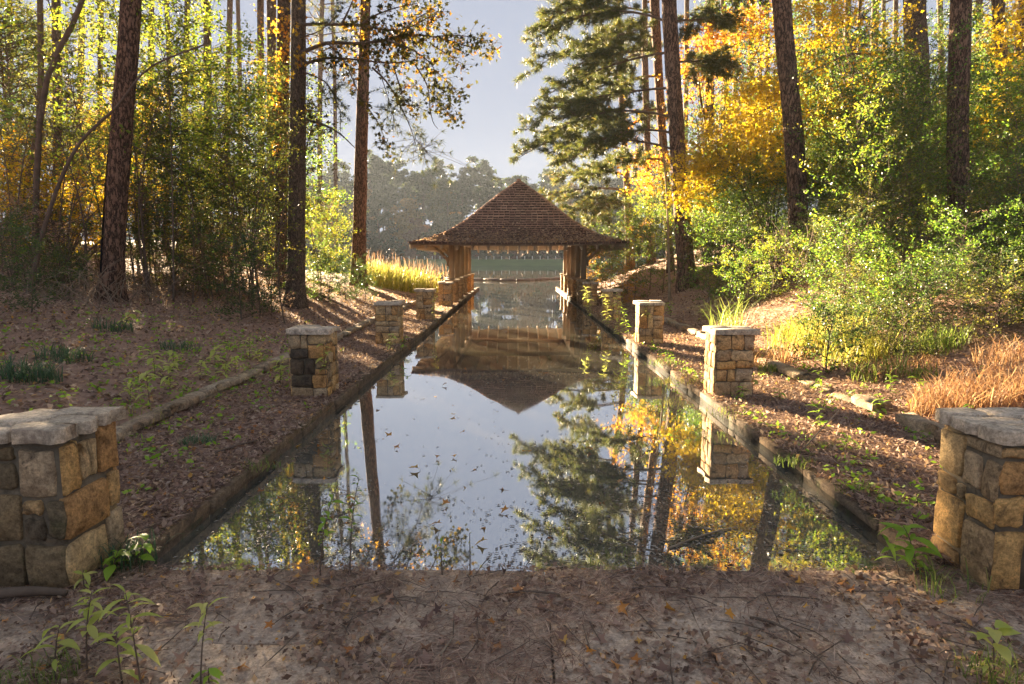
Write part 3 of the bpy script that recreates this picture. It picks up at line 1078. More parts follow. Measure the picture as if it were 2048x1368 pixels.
# straw and leaves lying on the lower roof
rr = np.random.default_rng(11)
pts, dirs = [], []
for k in range(8200):
    side = rr.choice([0, 0, 0, 1, 2, 3])
    u = abs(rr.normal(0, 0.16)) + 0.004
    if u > 0.5: continue
    s = rr.uniform(0.02, 0.98)
    pts.append(rp(u, side, s, 0.05 + rr.uniform(0, .02)) + PC)
P = np.array([tuple(p) for p in pts])
d = rand_dirs(len(P)); d[:, 2] *= 0.15
d /= np.linalg.norm(d, axis=1, keepdims=True)
tag(link('roof_litter', leaf_mesh('roof_litter', P, rr.uniform(.05, .13, len(P)), d, 0.45), M['litter']), 'brown leaf and needle litter lying along the pavilion eaves', 'leaf litter', kind='stuff')

# ------------------------------------------------------------------ trees
def trunk_path(px_pts, Y, top_z, base_drop=0.25):
    """pixel points from the base up -> world points in the plane y = Y, then on upward to top_z"""
    W = [at(a, b, Y) for a, b in px_pts]
    W[0].z = hgt(W[0].x, Y) - base_drop
    d = (W[-1] - W[-2]).normalized()
    if d.z < 0.5: d = Vector((0, 0, 1))
    if W[-1].z < top_z - 1:
        d = (d + Vector((0, 0, 1.0))).normalized()
        n = int((top_z - W[-1].z) / 2.5) + 1
        p = W[-1]
        st = (top_z - W[-1].z) / n / d.z
        for k in range(n):
            p = p + d * st
            W.append(p)
    return W


def needle_bough(P0, P2, sag, nsub, rs, tub, C, A, dens=0.11, sub=(0.5, 1.2), start=0.2, rad=0.045):
    P0, P2 = Vector(P0), Vector(P2)
    mid = (P0 + P2) / 2 + Vector((0, 0, sag))
    pts = curve_pts(P0, mid, P2, 9)
    L = (P2 - P0).length
    tub.tube(pts, [rad * (1 - 0.85 * i / 8) + 0.006 for i in range(9)], 5, False)
    fwd = (P2 - P0).normalized()
    side = fwd.cross(Vector((0, 0, 1))).normalized()
    for k in range(nsub):
        t = start + (1 - start) * (k + rs.uniform(0, 1)) / nsub
        i = min(7, int(t * 8)); f = t * 8 - i
        p = pts[i].lerp(pts[i + 1], f)
        sg = 1 if k % 2 else -1
        d = (fwd * rs.uniform(.4, 1.0) + side * sg * rs.uniform(0.2, 1.0) + Vector((0, 0, rs.uniform(-.5, .75)))).normalized()
        ln = rs.uniform(*sub) * (1.15 - 0.6 * t)
        q = p + d * ln + Vector((0, 0, -0.08 * ln))
        tub.tube([p, p.lerp(q, .5) + Vector((0, 0, .03)), q], [.012, .008, .004], 4, False)
        m = max(2, int(ln / dens))
        for j in range(m):
            tt = 0.38 + 0.62 * (j + rs.uniform(0, 1)) / m
            C.append(tuple(p.lerp(q, tt) + Vector((rs.uniform(-.06, .06), rs.uniform(-.06, .06), rs.uniform(-.05, .07)))))
            dd = (d + Vector((rs.uniform(-.6, .6), rs.uniform(-.6, .6), rs.uniform(-.1, .7)))).normalized()
            A.append(tuple(dd))


def pine_crown_mesh(seed, H=7.0, Rr=3.2, nb=26):
    rs = random.Random(seed)
    tub, C, A = MB(), [], []
    for k in range(nb):
        z = H * (k + rs.random()) / nb
        r = Rr * (0.5 + 0.5 * math.sin(math.pi * min(1, 0.25 + 0.75 * z / H))) * rs.uniform(.6, 1.1)
        a = k * 2.4 + rs.uniform(-.4, .4)
        needle_bough((0, 0, z), (r * math.cos(a), r * math.sin(a), z + rs.uniform(-.3, .9)), rs.uniform(0, .4), 9, rs, tub, C, A, 0.2, (0.5, 1.1), 0.3, .05)
    return tub.mesh('branches', True), needles_mesh('needles', np.array(C), np.array(A), 12, 0.26, 0.02, 0.8)


CROWNS = [pine_crown_mesh(s) for s in (1, 2, 3)]
pick = random.Random(77)


def big_pine(px_pts, Y, widths, top_z, label, bark='bark_pine', crown=True, sides=20, name='pine_tree', group=None, crown_z=None, cat='tree'):
    W = trunk_path(px_pts, Y, top_z)
    b = W[0].copy()
    root = empty(name, b, label, cat, group)
    nseg = max(24, int((W[-1].z - b.z) / 0.3)) if sides > 12 else 22
    pts = [p - b for p in spline(W, nseg)]
    mpp = Y / F
    rad = []
    zt = at(px_pts[-1][0], px_pts[-1][1], Y).z
    for p in pts:
        t = min(1, max(0, p.z / max(.5, zt - b.z)))
        wpx = widths[0] + (widths[1] - widths[0]) * t
        r = wpx * mpp / 2
        if p.z + b.z > zt: r *= max(0.35, 1 - 0.6 * (p.z + b.z - zt) / max(1, top_z - zt))
        r *= 1 + 0.55 * math.exp(-max(0, p.z - 0.25) / 0.28)      # root flare
        rad.append(r)
    mb = MB()
    mb.tube(pts, rad, sides, True, 0.07)
    mb.build('trunk', M[bark], root, True)
    if crown:
        cm = CROWNS[pick.randrange(3)]
        for me, nm, mt in ((cm[0], 'branches', 'twig'), (cm[1], 'needles', 'needle')):
            o = link(nm, me, M[mt], root)
            cz = crown_z if crown_z is not None else top_z - 6.5
            # ride on the trunk
            q = min(pts, key=lambda p: abs(p.z + b.z - cz))
            o.location = q
            o.rotation_euler = (0, 0, pick.uniform(0, 6.28))
            if len(me.materials) == 0: me.materials.append(M[mt])
    return root, [p + b for p in pts]


T = {}
T['a'] = big_pine([(222, 618), (226, 520), (240, 300), (262, 0)], 13.0, (42, 36), 19, 'thick leaning pine trunk, one flank charred black, on the shaded bank')
T['b'] = big_pine([(590, 630), (594, 400), (597, 0)], 16.0, (36, 27), 20, 'straight bare trunk carrying the star leaved limbs, between bank and grass', 'bark_grey')
T['c'] = big_pine([(562, 588), (563, 300), (568, 0)], 20.5, (22, 24), 21, 'dark trunk hung with yellow vine leaves behind the straight bare trunk', 'ivy_bark')
T['d'] = big_pine([(716, 578), (722, 320), (731, 0)], 25.5, (29, 19), 24, 'slim reddish pine trunk standing beside the yellow lakeside grass')
big_pine([(418, 560), (416, 300), (414, 0)], 26, (15, 14), 22, 'hazy trunk in the backlit thicket between the charred pine and the vine trunk', 'bark_grey', sides=10)
big_pine([(522, 570), (522, 300), (521, 0)], 29, (13, 12), 23, 'slim trunk next to the vine covered trunk, gold leaves up its length', 'bark_grey', sides=10)
big_pine([(542, 570), (543, 300), (543, 0)], 25, (17, 17), 22, 'grey trunk half hidden behind the vine covered trunk', 'bark_grey', sides=10)
big_pine([(117, 560), (118, 400), (112, 0)], 19, (22, 15), 19, 'trunk against golden leaves behind the leaning stems of the shaded bank', 'bark_grey', sides=12)
big_pine([(62, 545), (85, 200), (165, 0)], 14, (13, 9), 15, 'dark stem forking over the shaded bank, leaning towards the charred pine', 'twig', False, 10, 'leaning_tree')
big_pine([(52, 590), (90, 450), (150, 300), (232, 215), (300, 135), (420, 85)], 12.5, (11, 3), 6, 'strongly slanting stem that passes behind the charred pine trunk', 'twig', False, 10, 'leaning_tree')
big_pine([(30, 560), (40, 430), (78, 240), (80, 0)], 17, (12, 10), 16, 'thin upright stem beside the fork on the shaded bank', 'twig', False, 8, 'leaning_tree')

T['e'] = big_pine([(1378, 572), (1362, 400), (1347, 160), (1338, 0)], 20.0, (34, 27), 22, 'tall pine trunk with sweeping needle boughs behind the sunlit shrubs')
T['f'] = big_pine([(1345, 480), (1330, 350), (1320, 200), (1309, 0)], 26.0, (14, 18), 24, 'slimmer pine trunk close beside the tall bough bearing pine', sides=14)
T['g'] = big_pine([(1598, 530), (1592, 330), (1563, 0)], 17.0, (38, 33), 21, 'ruddy pine trunk rising from dry brush amid yellow leaves')
T['h'] = big_pine([(1842, 420), (1836, 170), (1829, 0)], 22.0, (44, 38), 24, 'broad grey trunk with a bent limb rising behind green thicket', 'bark_grey')
T['i'] = big_pine([(1917, 560), (1915, 300), (1922, 0)], 15.0, (37, 36), 20, 'plated pine trunk standing in the green thicket near the frame edge')
big_pine([(2004, 480), (2008, 180), (1996, 0)], 20.0, (17, 21), 20, 'grey trunk among leaves beyond the plated pine trunk', 'bark_grey', sides=12)
big_pine([(2034, 480), (2036, 180), (2044, 0)], 22.0, (15, 18), 20, 'trunk at the frame edge under orange leaves', 'bark_grey', sides=12)
big_pine([(1422, 480), (1417, 240), (1420, 0)], 31.0, (18, 17), 24, 'grey trunk behind yellow leaves next to the bough bearing pine', 'bark_grey', sides=12)
T['j'] = big_pine([(1262, 470), (1255, 390), (1243, 200), (1238, 90)], 34.0, (17, 9), 15, 'lakeside pine with low drooping boughs past the pavilion roof', crown=False, sides=12)
big_pine([(1305, 470), (1296, 330), (1290, 120)], 33.0, (15, 12), 20, 'slim sunlit trunk between lakeside pine and bough bearing pine', sides=10)
big_pine([(1343, 520), (1334, 400), (1322, 270)], 19.0, (5, 2.5), 5.2, 'thin pale sapling trunk lit along one edge before the tall pine', 'twig_pale', False, 8, 'sapling')
bgp = random.Random(12)
for k, (x, yb, Yd, wv) in enumerate([(1372, 420, 40, 10), (1452, 430, 42, 12), (1470, 430, 46, 10), (1503, 430, 38, 12), (1535, 430, 44, 9), (1640, 430, 36, 11), (1665, 430, 45, 9), (1692, 430, 40, 14), (1715, 430, 48, 8),
                                  (1745, 430, 37, 16), (1768, 430, 45, 8), (1790, 430, 42, 10), (1885, 430, 36, 12), (1960, 430, 34, 14)]):
    big_pine([(x + bgp.uniform(-8, 8), yb), (x, 200), (x + bgp.uniform(-6, 6), 0)], Yd, (wv, wv * .85), 24 + bgp.uniform(0, 4), 'slim trunk in the wood behind the yellow leaves on the sunny side', 'bark_grey', True, 8, 'pine_tree', 'background trunks beyond the sunlit thicket')
for k, (x, yb, Yd, wv) in enumerate([(20, 540, 33, 10), (160, 540, 36, 12), (200, 545, 30, 10), (300, 545, 34, 11), (338, 550, 40, 9), (370, 550, 31, 12), (455, 555, 36, 12), (480, 555, 42, 9), (640, 530, 52, 10), (670, 528, 60, 8)]):
    big_pine([(x + bgp.uniform(-8, 8), yb), (x, 200), (x + bgp.uniform(-8, 8), 0)], Yd, (wv, wv * .85), 22 + bgp.uniform(0, 4), 'hazy backlit trunk in the wood behind the shaded thicket', 'bark_grey', k % 4 == 0, 8, 'pine_tree', 'background trunks in the backlit wood')
# charred flank of the leaning pine: a plate of burnt bark following the trunk
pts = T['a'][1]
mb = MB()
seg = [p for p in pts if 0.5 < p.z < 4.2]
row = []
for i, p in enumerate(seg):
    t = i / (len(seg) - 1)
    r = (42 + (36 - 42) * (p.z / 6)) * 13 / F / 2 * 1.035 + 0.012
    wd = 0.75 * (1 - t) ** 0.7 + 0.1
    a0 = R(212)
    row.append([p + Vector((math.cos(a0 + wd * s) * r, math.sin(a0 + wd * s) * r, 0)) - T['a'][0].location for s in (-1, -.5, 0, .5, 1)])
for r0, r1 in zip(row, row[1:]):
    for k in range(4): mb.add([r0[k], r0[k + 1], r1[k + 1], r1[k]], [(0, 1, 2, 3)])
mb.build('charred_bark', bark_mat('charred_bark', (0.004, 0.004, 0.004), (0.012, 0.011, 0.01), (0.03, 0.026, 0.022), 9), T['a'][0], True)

# needle boughs of the two bough bearing pines: parts of those trees
rs = random.Random(5)
BOUGHS = [(sx, sy, tx, ty, ys, sag) for (sx, sy, tx, ty, ys, sag) in [(1340, 40, 1062, 75, 23, .9), (1336, 90, 1062, 130, 22, .9), (1342, 130, 1085, 180, 24, .8), (1342, 170, 1058, 250, 22.5, 1.0), (1345, 190, 1075, 215, 25, .6), (1345, 215, 1035, 312, 23, 1.0),
                                  (1345, 250, 1060, 290, 26, .9), (1330, 20, 1110, 25, 22, .7), (1332, 0, 1080, 40, 24, .8), (1345, 150, 1130, 240, 20.5, .6), (1345, 260, 1120, 330, 22, .7), (1343, 100, 1150, 120, 19, .5), (1350, 300, 1090, 300, 25, .7), (1348, 60, 1200, 80, 20, .3),
                                  (1340, -60, 1075, -20, 23, .8), (1338, -120, 1100, -70, 24, .8), (1340, -160, 1140, -140, 22, .8), (1345, 330, 1180, 340, 21, .4),
                                  (1345, -30, 1500, -20, 19, .4), (1345, 60, 1455, 45, 22, .4), (1345, 140, 1440, 120, 21, .3)]]
for key, sel_ in (('e', 0), ('f', 1)):
    root, pts = T[key]
    tub, C, A = MB(), [], []
    bo = root.location
    for n_, (sx, sy, tx, ty, ys, sag) in enumerate(BOUGHS):
        mine = 1 if (n_ % 2 and tx < 1300) else 0
        if mine != sel_: continue
        zs = at(sx, sy + rs.uniform(-25, 25), 20.0 if key == 'e' else 26.0).z
        P0 = min(pts, key=lambda p: abs(p.z - zs)) - bo
        tx += rs.uniform(-8, 8)
        needle_bough(P0, at(tx, ty + rs.uniform(0, 18), ys + (0 if key == 'e' else 2.0)) - bo, sag * rs.uniform(.4, 1.5), 40, rs, tub, C, A, 0.065, (0.6, 1.35), 0.2, 0.034)
    tub.build('branches', M['twig'], root, True)
    link('needles', needles_mesh('needles', np.array(C), np.array(A), 14, 0.22, 0.019, 0.8), M['needle'], root)
root, pts = T['j']
tub, C, A = MB(), [], []
bo = root.location
for (sx, sy, tx, ty, ys, sag) in [(1255, 380, 1075, 395, 32, .5), (1254, 350, 1110, 360, 35, .6), (1255, 390, 1120, 440, 31, .6), (1250, 300, 1130, 310, 34, .7), (1256, 400, 1150, 470, 33, .4), (1245, 220, 1150, 250, 36, .5),
                                  (1252, 330, 1330, 330, 36, .4), (1250, 260, 1320, 230, 33, .4), (1240, 150, 1170, 170, 34, .4), (1240, 130, 1300, 100, 35, .4), (1240, 100, 1190, 100, 34, .4), (1256, 410, 1180, 410, 30, .2)]:
    needle_bough(at(sx, sy, 34) - bo, at(tx, ty, ys) - bo, sag, 26, rs, tub, C, A, 0.1, (0.7, 1.6), 0.2, 0.07)
tub.build('branches', M['twig'], root, True)
link('needles', needles_mesh('needles', np.array(C), np.array(A), 14, 0.27, 0.032, 0.8), M['needle'], root)

# star leaved limbs of the straight bare trunk (pixel outlines of each limb, depth 14-16 m)
root = T['b'][0]
bo = root.location
tub = MB()
starP, C, A = [], [], []
z = lambda x, y: (560 + x / 3.258, y / 3.258)
LIMBS = [  # points, depth at end, radius, kind
    ([(170, 345), (310, 280), (500, 285), (700, 260), (800, 230), (1000, 240), (1250, 310)], 14.2, .05, 's'),
    ([(150, 160), (400, 160), (520, 165), (750, 200), (900, 150), (1050, 60)], 14.8, .04, 's'),
    ([(150, 430), (270, 385), (400, 380), (700, 410), (840, 400)], 15.0, .04, 's'),
    ([(700, 260), (870, 330), (1000, 440), (1010, 580)], 14.0, .02, 's'),
    ([(880, 420), (960, 560), (980, 720), (1000, 800), (1030, 840)], 14.4, .018, 'b'),
    ([(740, 430), (790, 600), (800, 660)], 15.0, .018, 's'),
    ([(600, 440), (700, 540), (790, 700), (850, 830), (890, 960)], 15.4, .025, 'n'),
    ([(310, 280), (420, 400), (520, 620), (650, 820), (700, 980)], 15.6, .022, 's'),
    ([(150, 455), (290, 530), (360, 640), (400, 740)], 15.7, .02, 'n'),
    ([(150, 765), (300, 820), (400, 880), (495, 970)], 15.5, .035, 'b'),
    ([(1000, 240), (1150, 230), (1330, 260), (1390, 330)], 13.8, .014, 's'),
    ([(1000, 300), (1100, 360), (1210, 430)], 14.1, .012, 's'),
    ([(1000, 450), (1100, 540), (1200, 640)], 14.2, .01, 's'),
    ([(960, 560), (1030, 640), (1140, 720)], 14.4, .01, 's'),
    ([(980, 600), (1060, 700), (1130, 780)], 14.3, .01, 's'),
    ([(780, 560), (860, 560), (900, 540)], 15, .01, 's'),
    ([(790, 680), (860, 690), (920, 705)], 15, .01, 's'),
    ([(520, 165), (620, 100), (760, 50), (900, 20)], 14.7, .025, 's'),
    ([(400, 160), (450, 60), (500, -60)], 15.2, .03, 's'),
    ([(700, 260), (640, 340), (620, 430)], 15.2, .012, 's'),
    ([(800, 230), (860, 140), (960, 80), (1040, 20)], 14.5, .018, 's'),
    ([(750, 200), (820, 300), (900, 380)], 14.6, .012, 's'),
    ([(640, 440), (700, 620), (740, 760)], 15.3, .012, 'n'),
    ([(150, 250), (260, 200), (350, 120)], 15.6, .02, 'n'),
    ([(150, 620), (200, 720), (280, 860)], 15.7, .012, 's'),
    ([(600, -60), (750, -40), (920, -30)], 14.6, .03, 's'),
    ([(300, 620), (360, 560), (420, 520)], 15.6, .01, 'n')]
rs = random.Random(21)
for pl, Ye, r0, kd in LIMBS:
    n = len(pl)
    ys = [15.9 + (Ye - 15.9) * i / (n - 1) if pl[0][0] < 200 else Ye + (15.0 - Ye) * 0.3 * (1 - i / (n - 1)) for i in range(n)]
    W = [at(*z(x, y), yy) - bo for (x, y), yy in zip(pl, ys)]
    if pl[0][0] < 200: W[0] = W[0] + Vector((-0.12, 0, 0))
    q = spline(W, 14)
    tub.tube(q, [r0 * (1 - .75 * i / 13) for i in range(14)], 5, False)
    L = sum((b - a).length for a, b in zip(q, q[1:]))
    if kd == 's':
        for k in range(int(L * 95)):
            t = rs.uniform(0.22 if pl[0][0] < 200 else 0.08, 1.02)
            i = min(12, int(t * 13))
            p = q[i].lerp(q[i + 1], t * 13 - i)
            off = Vector((rs.gauss(0, .13), rs.gauss(0, .2), rs.gauss(-.05, .12)))
            starP.append(tuple(p + off))
            if k % 4 == 0: tub.tube([p, p + off * .98], [.005, .003], 3, False)
    elif kd == 'n':
        for k in range(int(L * 10)):
            t = rs.uniform(.3, 1)
            i = min(12, int(t * 13))
            p = q[i].lerp(q[i + 1], t * 13 - i)
            d = (q[i + 1] - q[i]).normalized() * .4 + Vector((rs.gauss(0, .5), rs.gauss(0, .5), rs.gauss(0, .35)))
            ln = rs.uniform(.15, .6) * (0.6 + t * .6)
            e = p + d.normalized() * ln
            tub.tube([p, e], [.006, .003], 3, False)
            for j in range(3):
                C.append(tuple(p.lerp(e, 1 - j * .28)))
                A.append(tuple((d.normalized() + Vector((0, 0, .3))).normalized()))
# spray of needles at the low end of the drooping limb
cen = at(560 + 960 / 3.258, 1000 / 3.258, 15.4) - bo
s0 = at(560 + 880 / 3.258, 900 / 3.258, 15.4) - bo
for k in range(46):
    e = cen + Vector((rs.gauss(0, .46), rs.gauss(0, .3), rs.gauss(0, .24)))
    tub.tube([s0.lerp(cen, rs.random()), e], [.006, .003], 3, False)
    C.append(tuple(e)); A.append(tuple((e - s0).normalized()))
tub.build('limbs', M['twig'], root, True)
SP = np.array(starP)
n = len(SP)
sel = rng.random(n) < np.where(SP[:, 2] > 5.2, .75, .92)
link('star_leaves', star_mesh('star_leaves', SP[sel], rng.uniform(.1, .18, sel.sum())), leaf_mat('olive_star_leaves', [(0, (0.03, 0.035, 0.015)), (0.6, (0.07, 0.07, 0.02)), (1, (0.16, 0.12, 0.02))], .35, 1.4, 0, .7, .1), root)
link('golden_leaves', star_mesh('golden_leaves', SP[~sel], rng.uniform(.1, .18, (~sel).sum())), M['leaf_gold'], root)
link('needles', needles_mesh('needles', np.array(C), np.array(A), 22, 0.17, 0.008, 0.9), M['needle'], root)


# ------------------------------------------------------------------ leaf clouds
def ell_points(clusters, n_per, rs_seed, base, grain=0.16, flat=0.6):
    """clusters: (px,py,rx_px,ry_px,Y,depth_m,weight). Leaves sit on short twigs, so they clump."""
    r_ = np.random.default_rng(rs_seed)
    out, tw = [], []
    for (px, py, rx, ry, Y, dep, wt) in clusters:
        c = at(px, py, Y)
        nt_ = max(3, int(n_per * wt / 9))
        g = r_.normal(size=(nt_, 3))
        g /= np.linalg.norm(g, axis=1, keepdims=True)
        g *= (r_.random((nt_, 1)) ** 0.45)
        mp = Y / F
        p = np.array(c) + g * np.array([rx * mp, dep, ry * mp])
        d = g + r_.normal(size=(nt_, 3)) * .7
        d[:, 2] *= flat
        d /= np.linalg.norm(d, axis=1, keepdims=True) + 1e-9
        ln = r_.uniform(.5, 1.6, (nt_, 1)) * grain * 2.2
        for k in range(9):
            out.append(p + d * ln * (k / 8.0) + r_.normal(size=(nt_, 3)) * grain * .22)
        tw.append((p, p + d * ln))
    P = np.concatenate(out) - np.array(base)
    tp = np.concatenate([a for a, _ in tw]) - np.array(base)
    tq = np.concatenate([b for _, b in tw]) - np.array(base)
    return P, tp, tq


def twig_mesh(name, tp, tq, wd=0.006):
    n = len(tp)
    d = tq - tp
    s = np.cross(d, rand_dirs(n))
    s /= np.linalg.norm(s, axis=1, keepdims=True) + 1e-9
    V = np.empty((n, 3, 3))
    V[:, 0] = tp + s * wd; V[:, 1] = tp - s * wd; V[:, 2] = tq
    return mesh_np(name, V.reshape(-1, 3), np.arange(3 * n), 3)


def cloud_tree(name, px_base, Y, clusters, n_per, size, mat, label, cat, seed, limbs=(), stem_w=0.03, star=False, group=None, bark='twig', width=.5):
    g = ground_at(px_base[0], px_base[1], 0) if Y is None else None
    b = at(px_base[0], px_base[1], Y)
    b.z = hgt(b.x, b.y) - .05
    root = empty(name, b, label, cat, group)
    mb = MB()
    rs = random.Random(seed)
    for (px, py, rx, ry, Yc, dep, wt) in clusters:
        c = at(px, py, Yc) - b
        for k in range(2):
            e = c + Vector((rs.uniform(-1, 1) * rx * Yc / F * .7, rs.uniform(-dep, dep) * .7, rs.uniform(-.2, .9) * ry * Yc / F))
            q = curve_pts((rs.uniform(-.15, .15), rs.uniform(-.15, .15), 0), (e.x * .35, e.y * .35, e.z * .75), e, 9)
            mb.tube(q, [stem_w * (1 - .85 * i / 8) for i in range(9)], 5, False)
    for pl, r0 in limbs:
        q = spline([at(x, y, yy) - b for x, y, yy in pl], 14)
        mb.tube(q, [r0 * (1 - .7 * i / 13) for i in range(14)], 6, False)
    mb.build('stems', M[bark], root, True)
    P, tp, tq = ell_points(clusters, n_per, seed, b, size * 2.0)
    sz = size * np.random.default_rng(seed).uniform(.65, 1.25, len(P))
    me = star_mesh('leaves', P, sz * 1.15) if star else leaf_mesh('leaves', P, sz, None, width)
    link('leaves', me, M[mat], root)
    link('twigs', twig_mesh('twigs', tp, tq), M[bark], root)
    return root


# yellow leaved trees of the sunny side
cloud_tree('yellow_sweetgum', (1540, 470), 18.5, [(1480, 300, 90, 70, 18.5, .9, 1.5), (1400, 350, 50, 40, 18.0, .6, .7), (1380, 395, 45, 22, 18.0, .5, .4), (1532, 230, 60, 60, 19.0, .9, .9), (1450, 250, 40, 30, 19.0, .6, .4),
            (1552, 330, 70, 50, 18.0, .8, .9), (1500, 190, 50, 40, 19.5, .8, .5), (1440, 320, 60, 30, 18.0, .6, .6), (1562, 170, 40, 40, 19.0, .6, .4)], 1900, .1, 'leaf_yellow',
           'golden star leaved tree spreading beside the ruddy pine trunk', 'tree', 31,
           [([(1580, 290, 19), (1520, 300, 18.7), (1460, 320, 18.4), (1420, 338, 18)], .04), ([(1580, 200, 19), (1540, 215, 18.8), (1480, 240, 18.6)], .03)], .03, True)
cloud_tree('orange_tree', (1420, 440), 24, [(1395, 100, 45, 40, 24, 1.2, .8), (1440, 70, 50, 35, 24, 1.2, .7), (1500, 40, 50, 35, 23, 1.2, .6), (1390, 150, 35, 25, 24, 1, .4), (1370, 200, 30, 60, 25, 1, .35), (1290, 330, 50, 30, 27, 1, .5), (1255, 250, 25, 30, 27, .8, .15),
            (1330, 330, 60, 40, 25, 1, .5), (1430, 130, 40, 30, 24, 1, .4), (1300, 370, 35, 25, 26, .8, .4)], 950, .14, 'leaf_orange', 'orange leaved tree showing between the two pine trunks', 'tree', 32,
           [([(1420, 300, 25), (1400, 180, 24), (1395, 90, 24)], .04)], .035, True)
cloud_tree('yellow_maple', (1750, 430), 18, [(1650, 230, 55, 60, 17.5, 1, .9), (1700, 200, 60, 45, 18, 1, .8), (1620, 90, 40, 70, 18.5, 1, .9), (1660, 40, 50, 50, 19, 1, .8), (1740, 110, 60, 40, 19, 1, .5), (1760, 175, 40, 20, 18, .7, .4), (1610, 240, 35, 35, 17.5, .7, .4), (1690, 250, 50, 25, 18, .8, .5), (1625, 10, 50, 40, 19, .9, .6), (1790, 60, 40, 50, 20, 1, .3)],
           1000, .1, 'leaf_yellow', 'yellow maple spraying leaves between the ruddy pine and the broad trunk', 'tree', 33,
           [([(1832, 185, 21.5), (1800, 140, 20.5), (1750, 110, 19.5), (1690, 112, 18.8), (1610, 148, 18)], .06), ([(1760, 295, 18.5), (1700, 276, 18), (1630, 262, 17.6)], .045)], .03, True)
cloud_tree('yellow_hickory', (2030, 470), 17, [(2025, 90, 40, 60, 17, 1, .7), (2030, 230, 35, 45, 16.5, .8, .7), (2040, 30, 35, 40, 17, .8, .4), (2000, 260, 30, 25, 16, .7, .25), (2060, 160, 30, 60, 17, .9, .5)], 900, .12, 'leaf_yellow', 'golden leaves hanging at the frame edge beyond the plated pine', 'tree', 34, (), .03, True)
cloud_tree('golden_tree', (120, 520), 15.5, [(60, 390, 90, 60, 15.5, 1.1, 1.3), (160, 410, 90, 65, 17.5, 1.1, 1.4), (265, 400, 60, 60, 18, 1.0, .9), (5, 330, 55, 75, 17, 1.0, 1.0), (330, 430, 50, 45, 19, 1.0, .5), (100, 470, 130, 35, 17, 1.0, .8), (90, 320, 80, 40, 18, 1, .5)], 1400, .1, 'leaf_yellow',
           'brilliant golden foliage low behind the leaning stems of the shaded bank', 'tree', 35, (), .03)
cloud_tree('vine', (566, 590), 20.0, [(572, 80, 16, 70, 20.0, .25, .5), (560, 200, 14, 80, 19.9, .25, .4), (568, 300, 12, 60, 19.9, .25, .25), (524, 140, 10, 140, 28.5, .3, .35), (600, 60, 14, 60, 15.6, .25, .1), (728, 60, 14, 60, 25, .3, .15)], 700, .12, 'leaf_orange', 'yellow leaved vine climbing the dark trunk of the backlit wood', 'vine', 36, (), .02, True)


# ------------------------------------------------------------------ saplings, understory trees and shrubs
def sapling_meshes(seed, H, Rr, nb, ntw, nl, size, start=.2, lean=.15, stem_r=.022, width=.5, droop=.0):
    r_ = np.random.default_rng(seed)
    rs = random.Random(seed)
    mb = MB()
    a0 = rs.uniform(0, 6.28)
    top = Vector((math.cos(a0) * lean * H, math.sin(a0) * lean * H, H))
    q = curve_pts((0, 0, -.1), (rs.uniform(-.1, .1) * H, rs.uniform(-.1, .1) * H, H * .55), top, 12)
    mb.tube(q, [stem_r * (1 - .8 * i / 11) for i in range(12)], 6, False)
    P, tp, tq = [], [], []
    for k in range(nb):
        t = start + (1 - start) * (k + rs.random()) / nb
        i = min(10, int(t * 11))
        p = q[i].lerp(q[i + 1], t * 11 - i)
        a = k * 2.4 + rs.uniform(-.6, .6)
        r = Rr * rs.uniform(.45, 1.1) * (1.15 - .65 * abs(t - .45) * 1.4)
        e = p + Vector((math.cos(a) * r, math.sin(a) * r, r * rs.uniform(.05, .7)))
        m = p.lerp(e, .5) + Vector((0, 0, r * .12))
        bq = curve_pts(p, m, e, 6)
        mb.tube(bq, [stem_r * .4 * (1 - .8 * j / 5) for j in range(6)], 4, False)
        for j in range(ntw):
            tt = .25 + .75 * (j + rs.random()) / ntw
            ii = min(4, int(tt * 5))
            s = bq[ii].lerp(bq[ii + 1], tt * 5 - ii)
            d = ((e - p).normalized() * .6 + Vector((rs.gauss(0, .6), rs.gauss(0, .6), rs.gauss(.1 - droop, .45)))).normalized()
            ln = rs.uniform(.2, .55) * (H / 4) ** .4
            tp.append(tuple(s)); tq.append(tuple(s + d * ln))
            for l in range(nl):
                P.append(tuple(s + d * ln * (l + 1) / nl))
    P = np.array(P) + r_.normal(size=(len(P), 3)) * size * .45
    me = leaf_mesh('leaves', P, size * r_.uniform(.6, 1.3, len(P)), None, width)
    return mb.mesh('stem', True), me, twig_mesh('twigs', np.array(tp), np.array(tq), .004)


def make_proto(name, meshes, mat, bark, label, cat, group):
    root = empty(name, (0, 0, 0), label, cat, group)
    link('stem', meshes[0], M[bark], root)
    link('leaves', meshes[1], M[mat], root)
    link('twigs', meshes[2], M[bark], root)
    return root


SAP = [sapling_meshes(200 + i, H, Rr, nb, ntw, nl, sz, st) for i, (H, Rr, nb, ntw, nl, sz, st) in enumerate([
    (4.2, 1.1, 26, 7, 10, .075, .22), (5.2, 1.3, 28, 7, 10, .08, .25), (3.2, .95, 22, 7, 10, .07, .15), (6.5, 1.7, 34, 8, 10, .09, .3)])]
SAP += [sapling_meshes(210 + i, H, Rr, 24, 5, 2, .05, .15, .3, .02) for i, (H, Rr) in enumerate([(4.5, .9), (3.4, .9), (5.5, 1.1)])]
SHR = [sapling_meshes(220 + i, H, Rr, nb, ntw, nl, sz, .03, .1, .015) for i, (H, Rr, nb, ntw, nl, sz) in enumerate([
    (1.5, .9, 28, 8, 12, .048), (2.3, 1.1, 34, 8, 10, .05), (3.0, 1.3, 40, 9, 10, .052), (0.9, .7, 20, 8, 10, .042)])]
UND = [sapling_meshes(240 + i, H, Rr, 54, 12, 13, .112, .3, .06, .08) for i, (H, Rr) in enumerate([(11, 2.8), (13, 3.0), (9, 2.6)])]
PROTO = {}


